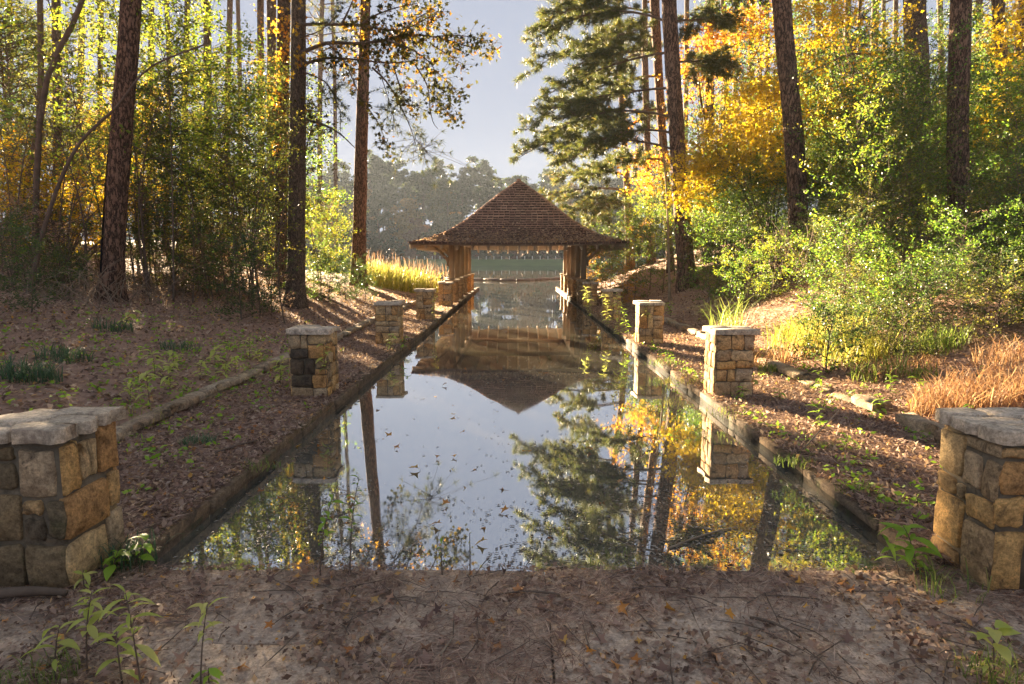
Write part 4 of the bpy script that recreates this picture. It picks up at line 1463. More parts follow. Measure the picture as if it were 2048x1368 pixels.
def plant(kind, k, px, py, Y, mat, s, label, group, name, cat, bark='twig', usepx=True, xw=None, dz=0.0):
    lib = {'sap': SAP, 'shr': SHR, 'und': UND}[kind]
    if usepx:
        x = at(px, py, Y).x
    else:
        x = xw
    zg = hgt(x, Y) - .03 + dz
    key = (kind, k, name)
    rz = pick.uniform(0, 6.28)
    if key not in PROTO:
        r = make_proto(name, lib[k], mat, bark, label, cat, group)
        PROTO[key] = r
        r.location = (x, Y, zg); r.rotation_euler = (0, 0, rz); r.scale = (s, s, s)
        ch = [c for c in r.children if c.name.startswith('leaves')][0]
        ch.material_slots[0].link = 'OBJECT'; ch.material_slots[0].material = M[mat]
        return r
    return copy_thing(PROTO[key], (x, Y, zg), rz, s, label, group, {'leaves': M[mat]})


# shaded bank: thicket of thin saplings, backlit
prs = random.Random(404)
LS = 'slender backlit sapling in the thicket of the shaded bank'
for k in range(38):
    px = prs.uniform(-60, 560) if k % 4 == 0 else prs.uniform(270, 560)
    Y = prs.uniform(13.5, 24)
    if abs(px - 235) < 45 and Y < 14.5: Y = 16
    plant('sap', prs.randrange(4), px, 500, Y, prs.choice(['leaf_dark', 'leaf_olive', 'leaf_olive', 'leaf_yg']), prs.uniform(.8, 1.15), LS, 'backlit saplings on the shaded bank', 'sapling', 'sapling')
for k in range(46):
    px = prs.uniform(-40, 570)
    Y = prs.uniform(12.8, 20)
    if abs(px - 225) < 36 and Y < 14: continue
    plant('sap', prs.choice([4, 5, 6]), px, 500, Y, prs.choice(['litter', 'leaf_yg', 'leaf_dark']), prs.uniform(.7, 1.1), 'nearly bare twiggy sapling on the shaded bank', 'bare saplings on the shaded bank', 'bare_sapling', 'sapling', prs.choice(['twig', 'twig']))
LU = 'leafy understory tree in the backlit wood of the shaded side'
for k in range(8):
    px = prs.uniform(-40, 440)
    Y = prs.uniform(22, 38)
    plant('und', prs.randrange(3), px, 500, Y, prs.choice(['leaf_yg', 'leaf_olive', 'leaf_dark', 'leaf_olive', 'leaf_yellow']), prs.uniform(.75, 1.15), LU, 'understory trees of the backlit wood', 'understory_tree', 'tree')
for px, Y, k, m_, s in [(50, 10.5, 0, 'leaf_dark', .7), (-20, 9.5, 1, 'leaf_dark', .65), (130, 13, 3, 'leaf_dark', .9), (20, 13, 0, 'leaf_green', .9)]:
    plant('shr', k, px, 500, Y, m_, s, 'dusky blue green shrub crowding the shaded bank by the frame edge', 'dusky shrubs at the edge of the shaded bank', 'dusky_shrub', 'shrub')
LB = 'low tangled bush under the saplings of the shaded bank'
for k in range(54):
    px = prs.uniform(-60, 560)
    Y = prs.uniform(12.5, 24)
    if abs(px - 225) < 40 and Y < 14: continue
    plant('shr', prs.choice([0, 1, 3]), px, 560, Y, prs.choice(['leaf_dark', 'leaf_olive', 'litter', 'litter']), prs.uniform(.6, 1.0), LB, 'low bushes under the backlit saplings', 'bush', 'bush')
for px, Y, k, m_, s in [(640, 19, 1, 'leaf_dark', .62), (680, 21, 1, 'leaf_dark', .6), (712, 21.5, 0, 'leaf_dark', .75), (610, 18, 3, 'leaf_green', .8), (655, 18, 0, 'leaf_dark', .8), (690, 19.5, 3, 'leaf_dark', 1.0), (730, 20.5, 3, 'leaf_dark', .9)]:
    plant('shr', k, px, 560, Y, m_, s, 'dark green mounded bush at the foot of the slim reddish pine', 'dark bushes beside the slim reddish pine', 'mounded_bush', 'bush')
for px, Y, k, m_, s in [(640, 24, 2, 'leaf_yg', 1.0), (655, 27, 2, 'leaf_yg', 1.1), (625, 22, 2, 'leaf_green', .8)]:
    plant('shr', k, px, 560, Y, m_, s, 'bright yellow green shrub glowing between straight trunk and reddish pine', 'glowing shrubs between the two trunks', 'glowing_shrub', 'shrub')
for px, Y, k, m_, s in [(640, 24, 3, 'leaf_dark', 1.05), (655, 30, 3, 'leaf_green', 1.15)]:
    plant('sap', k, px, 560, Y, m_, s, 'feathery green tree arching between straight trunk and lake', 'feathery trees by the lake', 'feathery_tree', 'tree')

# sunny bank thicket
LG = 'sunlit green privet in the thicket of the sunny bank'
for k in range(46):
    px = prs.uniform(1470, 2120)
    Y = prs.uniform(11.5, 21)
    if abs(px - 1600) < 115 and Y < 17.6: Y = prs.uniform(18, 21)
    if abs(px - 1918) < 125 and Y < 15.8: Y = prs.uniform(16.2, 20)
    if px < 1600: Y = max(Y, 14.5)
    plant('shr', prs.choice([1, 2, 2]), px, 560, Y, prs.choice(['leaf_green', 'leaf_olive', 'leaf_green', 'leaf_yg', 'leaf_dark']), prs.uniform(.85, 1.25), LG, 'privets of the sunny thicket', 'privet', 'shrub')
for px, Y, kk, s_, m_ in [(1500, 14.2, 0, .7, 'leaf_green'), (1545, 13.8, 0, .8, 'leaf_yg'), (1580, 15.5, 3, 1.0, 'leaf_green'), (1620, 14.6, 0, .85, 'leaf_green'), (1660, 13.4, 0, .8, 'leaf_olive'), (1420, 16, 3, .9, 'leaf_green'), (1460, 15.5, 3, 1.0, 'leaf_yg'),
                       (1720, 12.6, 1, .75, 'leaf_olive'), (1800, 12.8, 1, .8, 'leaf_olive'), (1880, 11.8, 0, .8, 'leaf_yg'), (1950, 11.6, 0, .85, 'leaf_olive'), (2010, 11.2, 1, .85, 'leaf_green'), (2070, 11, 1, .8, 'leaf_yg'), (1560, 15.2, 3, 1.0, 'litter')]:
    plant('shr', kk, px, 560, Y, m_, s_, 'low sunlit bush edging the straw covered sunny bank', 'low bushes of the sunny bank', 'low_bush', 'bush')
for px, Y, s_ in [(1690, 16, 1.25), (1735, 15, 1.35), (1785, 16.5, 1.4), (1830, 15.5, 1.35), (1870, 17, 1.3), (1660, 18.5, 1.1), (2000, 15.5, 1.1), (2050, 14.5, 1.1), (1470, 17.5, .95), (1430, 16.5, .8), (1510, 18.5, 1.0)]:
    plant('shr', 2, px, 560, Y, 'leaf_green', s_, LG, 'privets of the sunny thicket', 'privet', 'shrub')
for k in range(64):
    px = prs.uniform(1640, 2150)
    Y = prs.uniform(7.9, 13.5)
    plant('shr', prs.choice([0, 3, 3]) if Y > 9.5 else 3, px, 700, Y, prs.choice(['leaf_dark', 'leaf_green', 'leaf_dark', 'leaf_olive']), prs.uniform(.5, .9), 'low sunlit bush edging the straw covered sunny bank', 'low bushes of the sunny bank', 'low_bush', 'bush')
LG2 = 'glossy leaved shrub between pavilion and bough bearing pine'
for k, (px, Y, kk, m_, s) in enumerate([(1200, 27, 1, 'leaf_yg', 1.0), (1225, 25, 2, 'leaf_green', .95), (1255, 25, 2, 'leaf_orange', .8), (1270, 22, 2, 'leaf_green', .9), (1300, 23, 2, 'leaf_yg', 1.0), (1325, 21, 1, 'leaf_green', 1.0), (1410, 19, 2, 'leaf_green', .95), (1440, 18, 1, 'leaf_green', 1.0), (1470, 18, 2, 'leaf_yg', .95), (1425, 22, 2, 'leaf_green', 1.2),
                                        (1350, 24, 2, 'leaf_yg', 1.2), (1300, 27, 2, 'leaf_green', 1.3), (1250, 30, 2, 'leaf_yg', 1.2), (1210, 33, 2, 'leaf_green', 1.1), (1390, 26, 2, 'leaf_green', 1.3), (1500, 20, 2, 'leaf_green', 1.2), (1240, 21.5, 0, 'leaf_orange', .8), (1180, 34, 1, 'leaf_orange', .9), (1460, 24, 2, 'leaf_green', 1.3), (1540, 19, 2, 'leaf_green', 1.0), (1215, 23.5, 0, 'leaf_yg', .8)]):
    plant('shr', kk, px, 560, Y, m_, s, LG2, 'glossy shrubs beside the pavilion', 'glossy_shrub', 'shrub')
LU2 = 'leafy tree in the wood behind the sunny thicket'
for k in range(26):
    px = prs.uniform(1380, 2250)
    Y = prs.uniform(22, 45)
    plant('und', prs.randrange(3), px, 500, Y, prs.choice(['leaf_dark', 'leaf_green', 'leaf_yg', 'leaf_green', 'leaf_dark', 'leaf_yellow']), prs.uniform(.6, 1.0), LU2, 'leafy trees behind the sunny thicket', 'understory_tree', 'tree')
LS2 = 'thin sapling sprouting above the sunny thicket'
for k in range(20):
    px = prs.uniform(1640, 2080)
    Y = prs.uniform(11, 19)
    if abs(px - 1918) < 100: Y = prs.uniform(16.5, 20)
    if px < 1700: Y = prs.uniform(18, 21)
    plant('sap', prs.choice([0, 1, 2]), px, 560, Y, prs.choice(['leaf_green', 'leaf_yg', 'leaf_green']), prs.uniform(.6, .95), LS2, 'saplings above the sunny thicket', 'sapling', 'sapling', 'twig_pale')


# ------------------------------------------------------------------ far woods across the lake
def far_tree_mesh(seed, H, kind):
    rs = random.Random(seed)
    r_ = np.random.default_rng(seed)
    mb = MB()
    mb.tube([(0, 0, -1), (rs.uniform(-.3, .3), 0, H * .5), (rs.uniform(-.6, .6), 0, H * .93)], [.28, .22, .08], 6, False)
    P, S = [], []
    nc = 26 if kind == 'p' else 34
    for k in range(nc):
        if kind == 'p':
            zc = H * rs.uniform(.5, .99)
            rr_ = (1 - ((zc / H - .74) / .3) ** 2) ** .5 * 4.2 if abs(zc / H - .74) < .29 else 1.0
            cr = rs.uniform(.7, 1.5)
        else:
            zc = H * rs.uniform(.12, .97)
            rr_ = 4.4 * math.sin(math.pi * min(.97, .15 + .8 * zc / H)) ** .7
            cr = rs.uniform(1.0, 2.0)
        a = rs.uniform(0, 6.28)
        rad = rr_ * rs.uniform(.35, 1)
        c = np.array([math.cos(a) * rad, math.sin(a) * rad, zc])
        n = int(120 * cr)
        g = r_.normal(size=(n, 3)) * .5
        g[:, 2] *= .55
        P.append(c + g * cr)
        mb.tube([(0, 0, zc * .93), tuple(c)], [.08, .03], 3, False)
    P = np.concatenate(P)
    return mb.mesh('trunk', True), leaf_mesh('crown', P, r_.uniform(.5, 1.0, len(P)), None, .75)


FAR = [('p', far_tree_mesh(1, 25, 'p')), ('p', far_tree_mesh(2, 28, 'p')), ('p', far_tree_mesh(3, 23, 'p')), ('d', far_tree_mesh(4, 20, 'd')), ('d', far_tree_mesh(5, 16, 'd')), ('d', far_tree_mesh(6, 22, 'd'))]
FARP = {}
frs = random.Random(99)


def far_tree(x, y, z, k, mat, s, label, group, name):
    if (k, name) not in FARP:
        root = empty(name, (x, y, z), label, 'tree', group)
        link('trunk', FAR[k][1][0], M['bark_far'], root)
        o = link('crown', FAR[k][1][1], M[mat], root)
        o.material_slots[0].link = 'OBJECT'
        o.material_slots[0].material = M[mat]
        root.scale = (s, s, s)
        root.rotation_euler = (0, 0, frs.uniform(0, 6.28))
        FARP[(k, name)] = root
        return root
    return copy_thing(FARP[(k, name)], (x, y, z), frs.uniform(0, 6.28), s, label, group, {'crown': M[mat]})


FL = {'far_pine': 'dark rounded pine in the hazy wood across the lake', 'far_green': 'dull green tree in the hazy wood across the lake',
      'far_gold': 'golden tinted tree in the hazy wood across the lake', 'far_russet': 'russet tree in the hazy wood across the lake'}
for row, (yd, step) in enumerate([(DY + 17, 4.8), (DY + 25, 5.0), (DY + 35, 5.2), (DY + 47, 6.0)]):
    x = -78.0
    while x < 62:
        px_edge = 1024 + x / yd * F
        if row < 2: k = frs.choice([3, 4, 4, 5, 0])
        else: k = frs.choice([0, 1, 2, 0, 1, 5])
        m_ = 'far_pine' if k < 3 else frs.choice(['far_green', 'far_green', 'far_gold', 'far_russet', 'far_gold'])
        s = frs.uniform(.8, 1.08) * (0.74 if row == 0 else 0.88 if row == 1 else 0.97)
        far_tree(x + frs.uniform(-2, 2), yd + frs.uniform(-3, 3), 1.2 + row * .5, k, m_, s, FL[m_], 'trees across the lake', 'far_pine_tree' if k < 3 else 'far_broadleaf_tree')
        x += step
for row in range(3):
    x = -84.0
    while x < 62:
        m_ = frs.choice(['far_green', 'far_green', 'far_pine', 'far_russet'])
        far_tree(x + frs.uniform(-1.5, 1.5), DY + 14 + row * 9 + frs.uniform(-1, 1), .9 + row * .2, 4, m_, frs.uniform(.26, .42) * (1 + .35 * row), 'low bush in the dark undergrowth behind the dam', 'undergrowth behind the dam', 'far_bush')
        x += 3.6 + row
# wooded shore of the lake to either side, beyond the near wood
for k in range(16):
    y = frs.uniform(88, 140)
    x = -0.42 * y - 6 - frs.uniform(0, 22)
    if abs(x - (3 - 0.577 * (y - 8))) < 11: continue      # the gap the low sun shines through
    kk = frs.randrange(6)
    m_ = 'far_pine' if kk < 3 else frs.choice(['far_green', 'far_gold', 'far_green'])
    far_tree(x, y, hgt(x, y), kk, m_, frs.uniform(.7, .95), 'shore tree showing hazily through the backlit wood', 'shore trees behind the backlit wood', 'shore_tree')
for k in range(30):
    y = frs.uniform(50, 130)
    x = 0.3 * y + 4 + frs.uniform(0, 50)
    kk = frs.randrange(6)
    m_ = 'far_pine' if kk < 3 else frs.choice(['far_green', 'far_gold', 'far_green'])
    far_tree(x, y, hgt(x, y), kk, m_, frs.uniform(.7, .95), 'shore tree deep in the wood behind the sunny thicket', 'shore trees behind the sunny thicket', 'shore_tree')

# posts along the dam, sign, boom
mb = MB()
mb.box((0, 0, .35), (.16, .16, .75))
mb.box((0, 0, .75), (.2, .2, .06))
pm = mb.mesh('dam_post')
for k in range(44):
    x = -46 + k * 1.85
    o = link('dam_post', pm, M['white'], None, (x, DY + 7.2, 1.26))
    tag(o, 'small white post in the row along the dam crest', 'post', 'white posts along the dam')
p = at(870, 514, DY + 5)
sg = empty('yellow_sign', (p.x, DY + 5, .86), 'small yellow diamond sign on a pole by the far water', 'sign')
mb = MB(); mb.tube([(0, 0, 0), (0, 0, 2.1)], [.04, .04], 6); mb.build('pole', M['white'], sg)
mb = MB(); mb.add([(-.42, -.05, 1.75), (0, -.05, 1.33), (.42, -.05, 1.75), (0, -.05, 2.17), (-.42, -.09, 1.75), (0, -.09, 1.33), (.42, -.09, 1.75), (0, -.09, 2.17)],
                  [(3, 2, 1, 0), (4, 5, 6, 7), (0, 1, 5, 4), (1, 2, 6, 5), (2, 3, 7, 6), (3, 0, 4, 7)]); mb.build('sign_panel', M['sign'], sg)

bpts = [ground_at(px, py, WATER_Z) for px, py in [(800, 556), (870, 558), (960, 561), (1040, 562), (1120, 558), (1170, 555)]]
boom = empty('floating_boom', bpts[2], 'long brown floating boom curving across the water behind the pavilion', 'boom')
q = spline(bpts, 73)
for k in range(0, 72, 6):
    mb = MB()
    seg = [p - boom.location + Vector((0, 0, .06)) for p in q[k:k + 7]]
    seg[-1] = seg[-1].lerp(seg[-2], .15)
    mb.tube(seg, [.1, .125, .13, .13, .13, .125, .1], 8)
    mb.build('float_section', M['boom'], boom, True)
bs = random.Random(8)
for k in range(9):
    p = q[bs.randrange(8, 64)] - boom.location
    mb = MB()
    mb.tube([p + Vector((-.12, -.16, .1)), p + Vector((.02, -.28, .03)), p + Vector((.2, -.3, .015))], [.03, .03, .025], 5)
    mb.build('rope_tie', M['twig_pale'], boom)

# ------------------------------------------------------------------ litter, grass, weeds
lr = np.random.default_rng(55)


def scatter_points(n, x0, x1, y0, y1, bias_near=1.6, zoff=0.012):
    x = lr.uniform(x0, x1, n)
    y = y0 + (y1 - y0) * lr.random(n) ** bias_near
    return x, y


def litter(name, x, y, zf, smin, smax, mat, label, flat=0.35, width=.55, lift=.012):
    zz = np.array([zf(a, b) for a, b in zip(x, y)]) + lr.uniform(.002, lift, len(x))
    P = np.stack([x, y, zz], 1)
    d = lr.normal(size=(len(x), 3))
    d[:, 2] *= flat
    d[:, 2] = np.abs(d[:, 2])
    d /= np.linalg.norm(d, axis=1, keepdims=True)
    n_ = lr.normal(size=(len(x), 3)) * .35 + np.array([0, 0, 1.0])
    s = np.cross(d, n_)
    s /= np.linalg.norm(s, axis=1, keepdims=True)
    L = lr.uniform(smin, smax, (len(x), 1))
    W = L * width * .5
    nn = np.cross(s, d)
    nn *= np.sign(nn[:, 2:3])
    V = np.empty((len(x), 4, 3))
    cu = lr.uniform(-.1, .9, (len(x), 1))
    V[:, 0] = P
    V[:, 1] = P + d * L * .5 + s * W + nn * W * cu
    V[:, 2] = P + d * L
    V[:, 3] = P + d * L * .5 - s * W + nn * W * cu
    me = mesh_np(name, V.reshape(-1, 3), np.arange(len(x) * 4), 4)
    return tag(link(name, me, M[mat]), label, 'leaf litter', kind='stuff')


def straw(name, x, y, zf, lmin, lmax, wd, label, lift=.02, mat='straw'):
    n = len(x)
    zz = np.array([zf(a, b) for a, b in zip(x, y)]) + lr.uniform(.003, lift, n)
    P = np.stack([x, y, zz], 1)
    a = lr.uniform(0, 6.283, n)
    L = lr.uniform(lmin, lmax, (n, 1))
    d = np.stack([np.cos(a), np.sin(a), lr.normal(0, .1, n)], 1)
    s = np.stack([-np.sin(a), np.cos(a), lr.normal(0, .3, n)], 1)
    V = np.empty((n, 4, 3))
    V[:, 0] = P - d * L * .5
    V[:, 1] = P + s * wd * .5 + np.array([0, 0, .004])
    V[:, 2] = P + d * L * .5
    V[:, 3] = P - s * wd * .5 + np.array([0, 0, .004])
    me = mesh_np(name, V.reshape(-1, 3), np.arange(n * 4), 4)
    return tag(link(name, me, M[mat]), label, 'pine straw', kind='stuff')


def patchy(x, y, f, th):
    v = np.array([mnoise.noise(Vector((a * f, b * f, 7))) for a, b in zip(x, y)])
    return v + lr.normal(0, .18, len(x)) > th


zt = lambda a, b: 0.002
# terrace
x, y = scatter_points(30000, -3.5, 3.65, 1.2, TY + .02, 1.0)
k = patchy(x, y, 1.9, .1); x, y = x[k], y[k]
litter('leaf_litter', x, y, zt, .012, .045, 'litter', 'crumbled brown leaf litter strewn over the terrace flagstones', .3, .6, .01)
x, y = scatter_points(46000, -3.5, 3.65, 1.2, TY + .02, 1.0)
k = patchy(x, y, 1.4, .0); x, y = x[k], y[k]
straw('pine_straw', x, y, zt, .07, .2, .0035, 'dry pine needles strewn over the terrace flagstones', .015)
x, y = scatter_points(16000, -3.5, 3.65, 1.2, TY + .02, 1.0)
litter('leaf_crumbs', x, y, zt, .006, .02, 'litter', 'fine leaf crumbs sprinkled over the terrace flagstones', .5, .7, .006)
x, y = scatter_points(420, -3.5, 3.65, 1.2, TY + .02, 1.0)
mb = MB()
for a, b in zip(x, y):
    th_ = random.uniform(0, 6.28); L_ = random.uniform(.06, .28)
    p0 = Vector((a, b, random.uniform(.008, .02))); d_ = Vector((math.cos(th_), math.sin(th_), random.uniform(-.04, .06)))
    mb.tube([p0, p0 + d_ * L_ * .5 + Vector((random.uniform(-.012, .012), random.uniform(-.012, .012), .006)), p0 + d_ * L_], [.0032, .0027, .0015], 4, False)
tag(mb.build('fallen_twigs', M['twig'], None, True), 'thin brown twigs scattered over the terrace flagstones', 'twigs', kind='stuff')
# paths and banks
x, y = scatter_points(32000, PATH_L - .05, KL + .0, TY, 24, 1.9)
litter('leaf_litter', x, y, hgt, .015, .06, 'litter', 'brown leaf litter covering the shaded path', .28, .6, .012)
x, y = scatter_points(30000, KR + .0, PATH_R + .05, TY, 24, 1.9)
litter('leaf_litter', x, y, hgt, .015, .06, 'litter', 'red brown leaf litter covering the sunlit path', .5, .5, .02)
x, y = scatter_points(16000, PATH_L - .05, KL - .02, TY, 14, 1.4)
straw('pine_straw', x, y, hgt, .1, .22, .005, 'pine needles among the leaves of the shaded path')
x, y = scatter_points(22000, KR + .02, PATH_R + .05, TY, 16, 1.4)
straw('pine_straw', x, y, hgt, .1, .25, .006, 'pine needles matting the sunlit path', .03)
x, y = scatter_points(52000, -12, PATH_L - .1, 3, 25, 1.4)
litter('leaf_litter', x, y, hgt, .025, .085, 'litter', 'brown leaf litter over the shaded bank', .35, .6, .02)
x, y = scatter_points(36000, PATH_R + .1, 11, 3, 22, 1.4)
litter('leaf_litter', x, y, hgt, .025, .08, 'litter', 'leaf litter over the sunny bank', .6, .55, .03)
x, y = scatter_points(22000, PATH_R + .05, 8, 3, 16, 1.2)
straw('pine_straw', x, y, hgt, .12, .28, .008, 'pine needles matting the sunny bank', .04)

# bigger curled leaves, far too many to count
for (x0, x1, y0, y1, n, zf_, lab) in [(-3.5, 3.6, 1.2, TY, 420, zt, 'curled brown leaves among the straw of the terrace'), (PATH_L, KL, TY, 16, 520, hgt, 'curled brown leaves on the shaded path'),
                                      (KR, PATH_R, TY, 14, 360, hgt, 'curled brown leaves on the sunlit path'), (-9, PATH_L, 4, 18, 900, hgt, 'curled brown leaves on the shaded bank')]:
    x, y = scatter_points(n, x0, x1, y0, y1, 1.5 if y0 > TY - .1 else 1.0)
    zz = np.array([zf_(a, b) for a, b in zip(x, y)]) + .022
    o = link('curled_leaves', star_mesh('curled_leaves', np.stack([x, y, zz], 1), lr.uniform(.045, .1, n), 1.6, .8), M['litter_leaf'])
    tag(o, lab, 'leaf litter', kind='stuff')
# notable bright leaves on the terrace and paths
lm = [star_mesh('fallen_leaf', np.zeros((1, 3)), [1.0], 0, d_, np.array([[0, 0, 1.0]])) for d_ in (.5, -.6, 1.0)]
ls_ = random.Random(61)
brt = [(985, 1245), (750, 1205), (610, 1215), (1040, 1180), (820, 1182), (505, 1195), (460, 1220), (540, 1255), (375, 1260), (1745, 1258), (1880, 1212), (1325, 1155), (1460, 1228), (1130, 1285), (945, 1278), (1270, 1320), (1540, 1300), (480, 1330),
       (290, 1040), (305, 1025), (430, 820), (510, 860), (480, 865), (560, 830), (390, 905), (310, 905), (590, 745), (545, 760), (330, 1000), (260, 975), (450, 870), (640, 690), (1180, 1300), (700, 1300), (240, 1210), (845, 1160), (1700, 1180), (1610, 1220)]
for i, (px, py) in enumerate(brt):
    p = ground_at(px, py, .012)
    if py < 1140: p.z = hgt(p.x, p.y) + .03
    o = link('fallen_leaf', lm[i % 3], M['leaf_fallen'], None, p + Vector((0, 0, .012)))
    s = ls_.uniform(.05, .095)
    o.scale = (s, s * ls_.uniform(.6, 1), s)
    o.rotation_euler = (ls_.uniform(-.6, .6), ls_.uniform(-.6, .6), ls_.uniform(0, 6.28))
    tag(o, 'bright orange or yellow fallen leaf on the ' + ('terrace flagstones' if py > 1140 else 'shaded path'), 'leaf', 'bright fallen leaves on the terrace' if py > 1140 else 'bright fallen leaves on the shaded path')
# leaves afloat on the slip
fl = [(830, 938), (893, 936), (950, 936), (910, 913), (940, 975), (1008, 975), (890, 1008), (940, 1022), (968, 1052), (875, 1049), (905, 810), (870, 792), (905, 830), (984, 852), (925, 862), (794, 895), (767, 878), (780, 868), (875, 915), (1012, 915), (1050, 900),
      (965, 1085), (1047, 1049), (700, 992), (705, 1000), (645, 1005), (768, 1087), (640, 895), (625, 860), (590, 890), (648, 960), (600, 850), (520, 980), (560, 1000), (580, 945), (545, 925), (665, 880), (870, 855), (755, 818), (1010, 1020), (1200, 1000), (1240, 960), (1180, 900), (1390, 1060), (1130, 880),
      (1340, 1000), (1420, 930), (1500, 1010), (1580, 1060), (1280, 1040), (690, 1040), (840, 1090), (1000, 1100), (1100, 1070), (930, 740), (1000, 760), (1090, 745), (890, 770), (1290, 870)]
for i, (px, py) in enumerate(fl):
    p = ground_at(px, py, WATER_Z + .012)
    o = link('floating_leaf', lm[(i + 1) % 3], M['leaf_floating'], None, p)
    s = ls_.uniform(.085, .14)
    o.scale = (s, s * ls_.uniform(.5, 1), s * 1.2)
    o.rotation_euler = (ls_.uniform(-.35, .35), ls_.uniform(-.35, .35), ls_.uniform(0, 6.28))
    tag(o, 'brown star shaped leaf afloat on the still water', 'leaf', 'leaves floating on the slip')
# fine floating debris
DX, DYY = [], []
for (px, py, sx, sy, n) in [(600, 1040, 110, 70, 1500), (780, 1110, 150, 25, 700), (1300, 1030, 200, 60, 2600), (1500, 1000, 130, 60, 1300), (1020, 720, 120, 40, 1100), (1180, 900, 120, 60, 350), (900, 950, 200, 130, 120), (1250, 1110, 260, 25, 1200), (600, 900, 90, 60, 200), (1000, 650, 130, 30, 300), (1560, 1080, 130, 30, 900)]:
    a = lr.normal(px, sx, n); b = lr.normal(py, sy, n)
    for u, v in zip(a, b):
        if v < 590 or v > 1140: continue
        q_ = ground_at(u, v, WATER_Z)
        if KL + .03 < q_.x < KR - .03 and q_.y > TY + .03:
            DX.append(q_.x); DYY.append(q_.y)
DX, DYY = np.array(DX), np.array(DYY)
k = patchy(DX, DYY, 1.6, -.02)
DX, DYY = DX[k], DYY[k]
n = len(DX)
P = np.stack([DX, DYY, np.full(n, WATER_Z + .004)], 1)
a = lr.uniform(0, 6.283, n)
d = np.stack([np.cos(a), np.sin(a), np.zeros(n)], 1)
s = np.stack([-np.sin(a), np.cos(a), lr.normal(0, .1, n)], 1)
L = lr.uniform(.006, .045, (n, 1)) * (DYY[:, None] / 6) ** .3
V = np.empty((n, 4, 3))
V[:, 0] = P - d * L * .5; V[:, 1] = P + s * L * .2 + np.array([0, 0, .003]); V[:, 2] = P + d * L * .5; V[:, 3] = P - s * L * .2 + np.array([0, 0, .003])
tag(link('floating_debris', mesh_np('floating_debris', V.reshape(-1, 3), np.arange(4 * n), 4), M['debris']), 'fine bits of leaf and seed floating on the slip', 'debris', kind='stuff')


def grass(name, cx, cy, rx, ry, n, h, lean, wd, mat, label, cat='grass', kind=None, group=None, zf=None):
    a = lr.uniform(0, 6.283, n)
    r = np.sqrt(lr.random(n))
    x, y = cx + np.cos(a) * r * rx, cy + np.sin(a) * r * ry
    f = zf or hgt
    z0 = np.array([f(u, v) for u, v in zip(x, y)]) - .01
    V, idx, tot = blades_arrays(np.stack([x, y, z0], 1), lr.uniform(h[0], h[1], n), lr.uniform(lean[0], lean[1], n), lr.uniform(.6, 1.2, n) * wd)
    V = V - np.array([cx, cy, 0])
    o = link(name, mesh_np(name, V, idx, tot), M[mat], None, (cx, cy, 0))
    return tag(o, label, cat, group, kind)


# yellow lakeside grass
for i, (px, Y, rx, ry, n) in enumerate([(805, 27.5, 1.2, 1.3, 700), (760, 28.5, .9, 1.2, 600), (840, 29.5, 1.0, 1.0, 600), (780, 30.5, 1.2, 1.0, 500), (735, 29.8, .8, .9, 260)]):
    p = at(px, 560, Y)
    grass('lakeside_grass', p.x, Y, rx, ry, n, (.25, 1.2), (.2, 1.2), .024, 'grass_yellow', 'tall sunlit yellow grass at the lakeside behind the pillars', kind='stuff')
p = at(810, 545, 30.5)
grass('seed_stalks', p.x, 29.5, 2.2, 1.6, 200, (1.2, 1.65), (.1, .5), .02, 'straw', 'pale seed stalks standing above the yellow lakeside grass', kind='stuff')
# dry orange grass and fountain grass of the sunny bank
for i, (px, py, Y, rx, ry, n, h, mt, lab) in enumerate([
        (1960, 790, 6.2, .65, .42, 1700, (.05, .36), 'grass_dry', 'mound of dry orange grass above the sunny corner pillar'),
        (1800, 745, 7.6, .5, .3, 420, (.05, .25), 'grass_dry', 'low spread of dry orange grass along the broken wall'),
        (2030, 760, 7.0, .4, .4, 350, (.1, .4), 'grass_dry', 'dry orange grass fringe under the privets at the frame edge'),
        (1720, 690, 8.6, .45, .4, 380, (.15, .45), 'grass_yellow', 'yellow grass clump in front of the low privets'),
        (1860, 700, 8.2, .4, .4, 300, (.15, .4), 'grass', 'green grass clump in front of the low privets near the frame edge'),
        (1560, 690, 9.6, .5, .5, 500, (.15, .35), 'grass_dry', 'patch of dry orange grass behind the ragged edged pillar'),
        (1650, 660, 9.6, .55, .5, 420, (.35, .7), 'grass_yellow', 'arching yellow green grass clump between ragged pillar and thicket'),
        (1590, 655, 10.2, .4, .4, 220, (.3, .6), 'grass_yellow', 'loose yellow grass clump beside dry orange patch'),
        (1455, 618, 12.4, .35, .3, 90, (.5, .95), 'grass', 'tall fountain grass with nodding seed heads by the third sunlit pillar'),
        (1760, 730, 7.6, .3, .3, 120, (.15, .35), 'grass', 'small green grass tuft among orange straw on the sunny bank'),
        (1845, 745, 7.2, .15, .15, 90, (.1, .2), 'grass', 'bright green tuft near the dry orange mound'),
        (1540, 700, 9.0, .15, .15, 80, (.1, .2), 'grass', 'short green tuft beside the ragged edged pillar')]):
    p = at(px, py, Y)
    grass('grass_clump', p.x, Y, rx, ry, n, h, (.3, 1.5) if mt == 'grass_dry' else (.4, 1.1), .007 if mt == 'grass_dry' else .011, mt, lab)
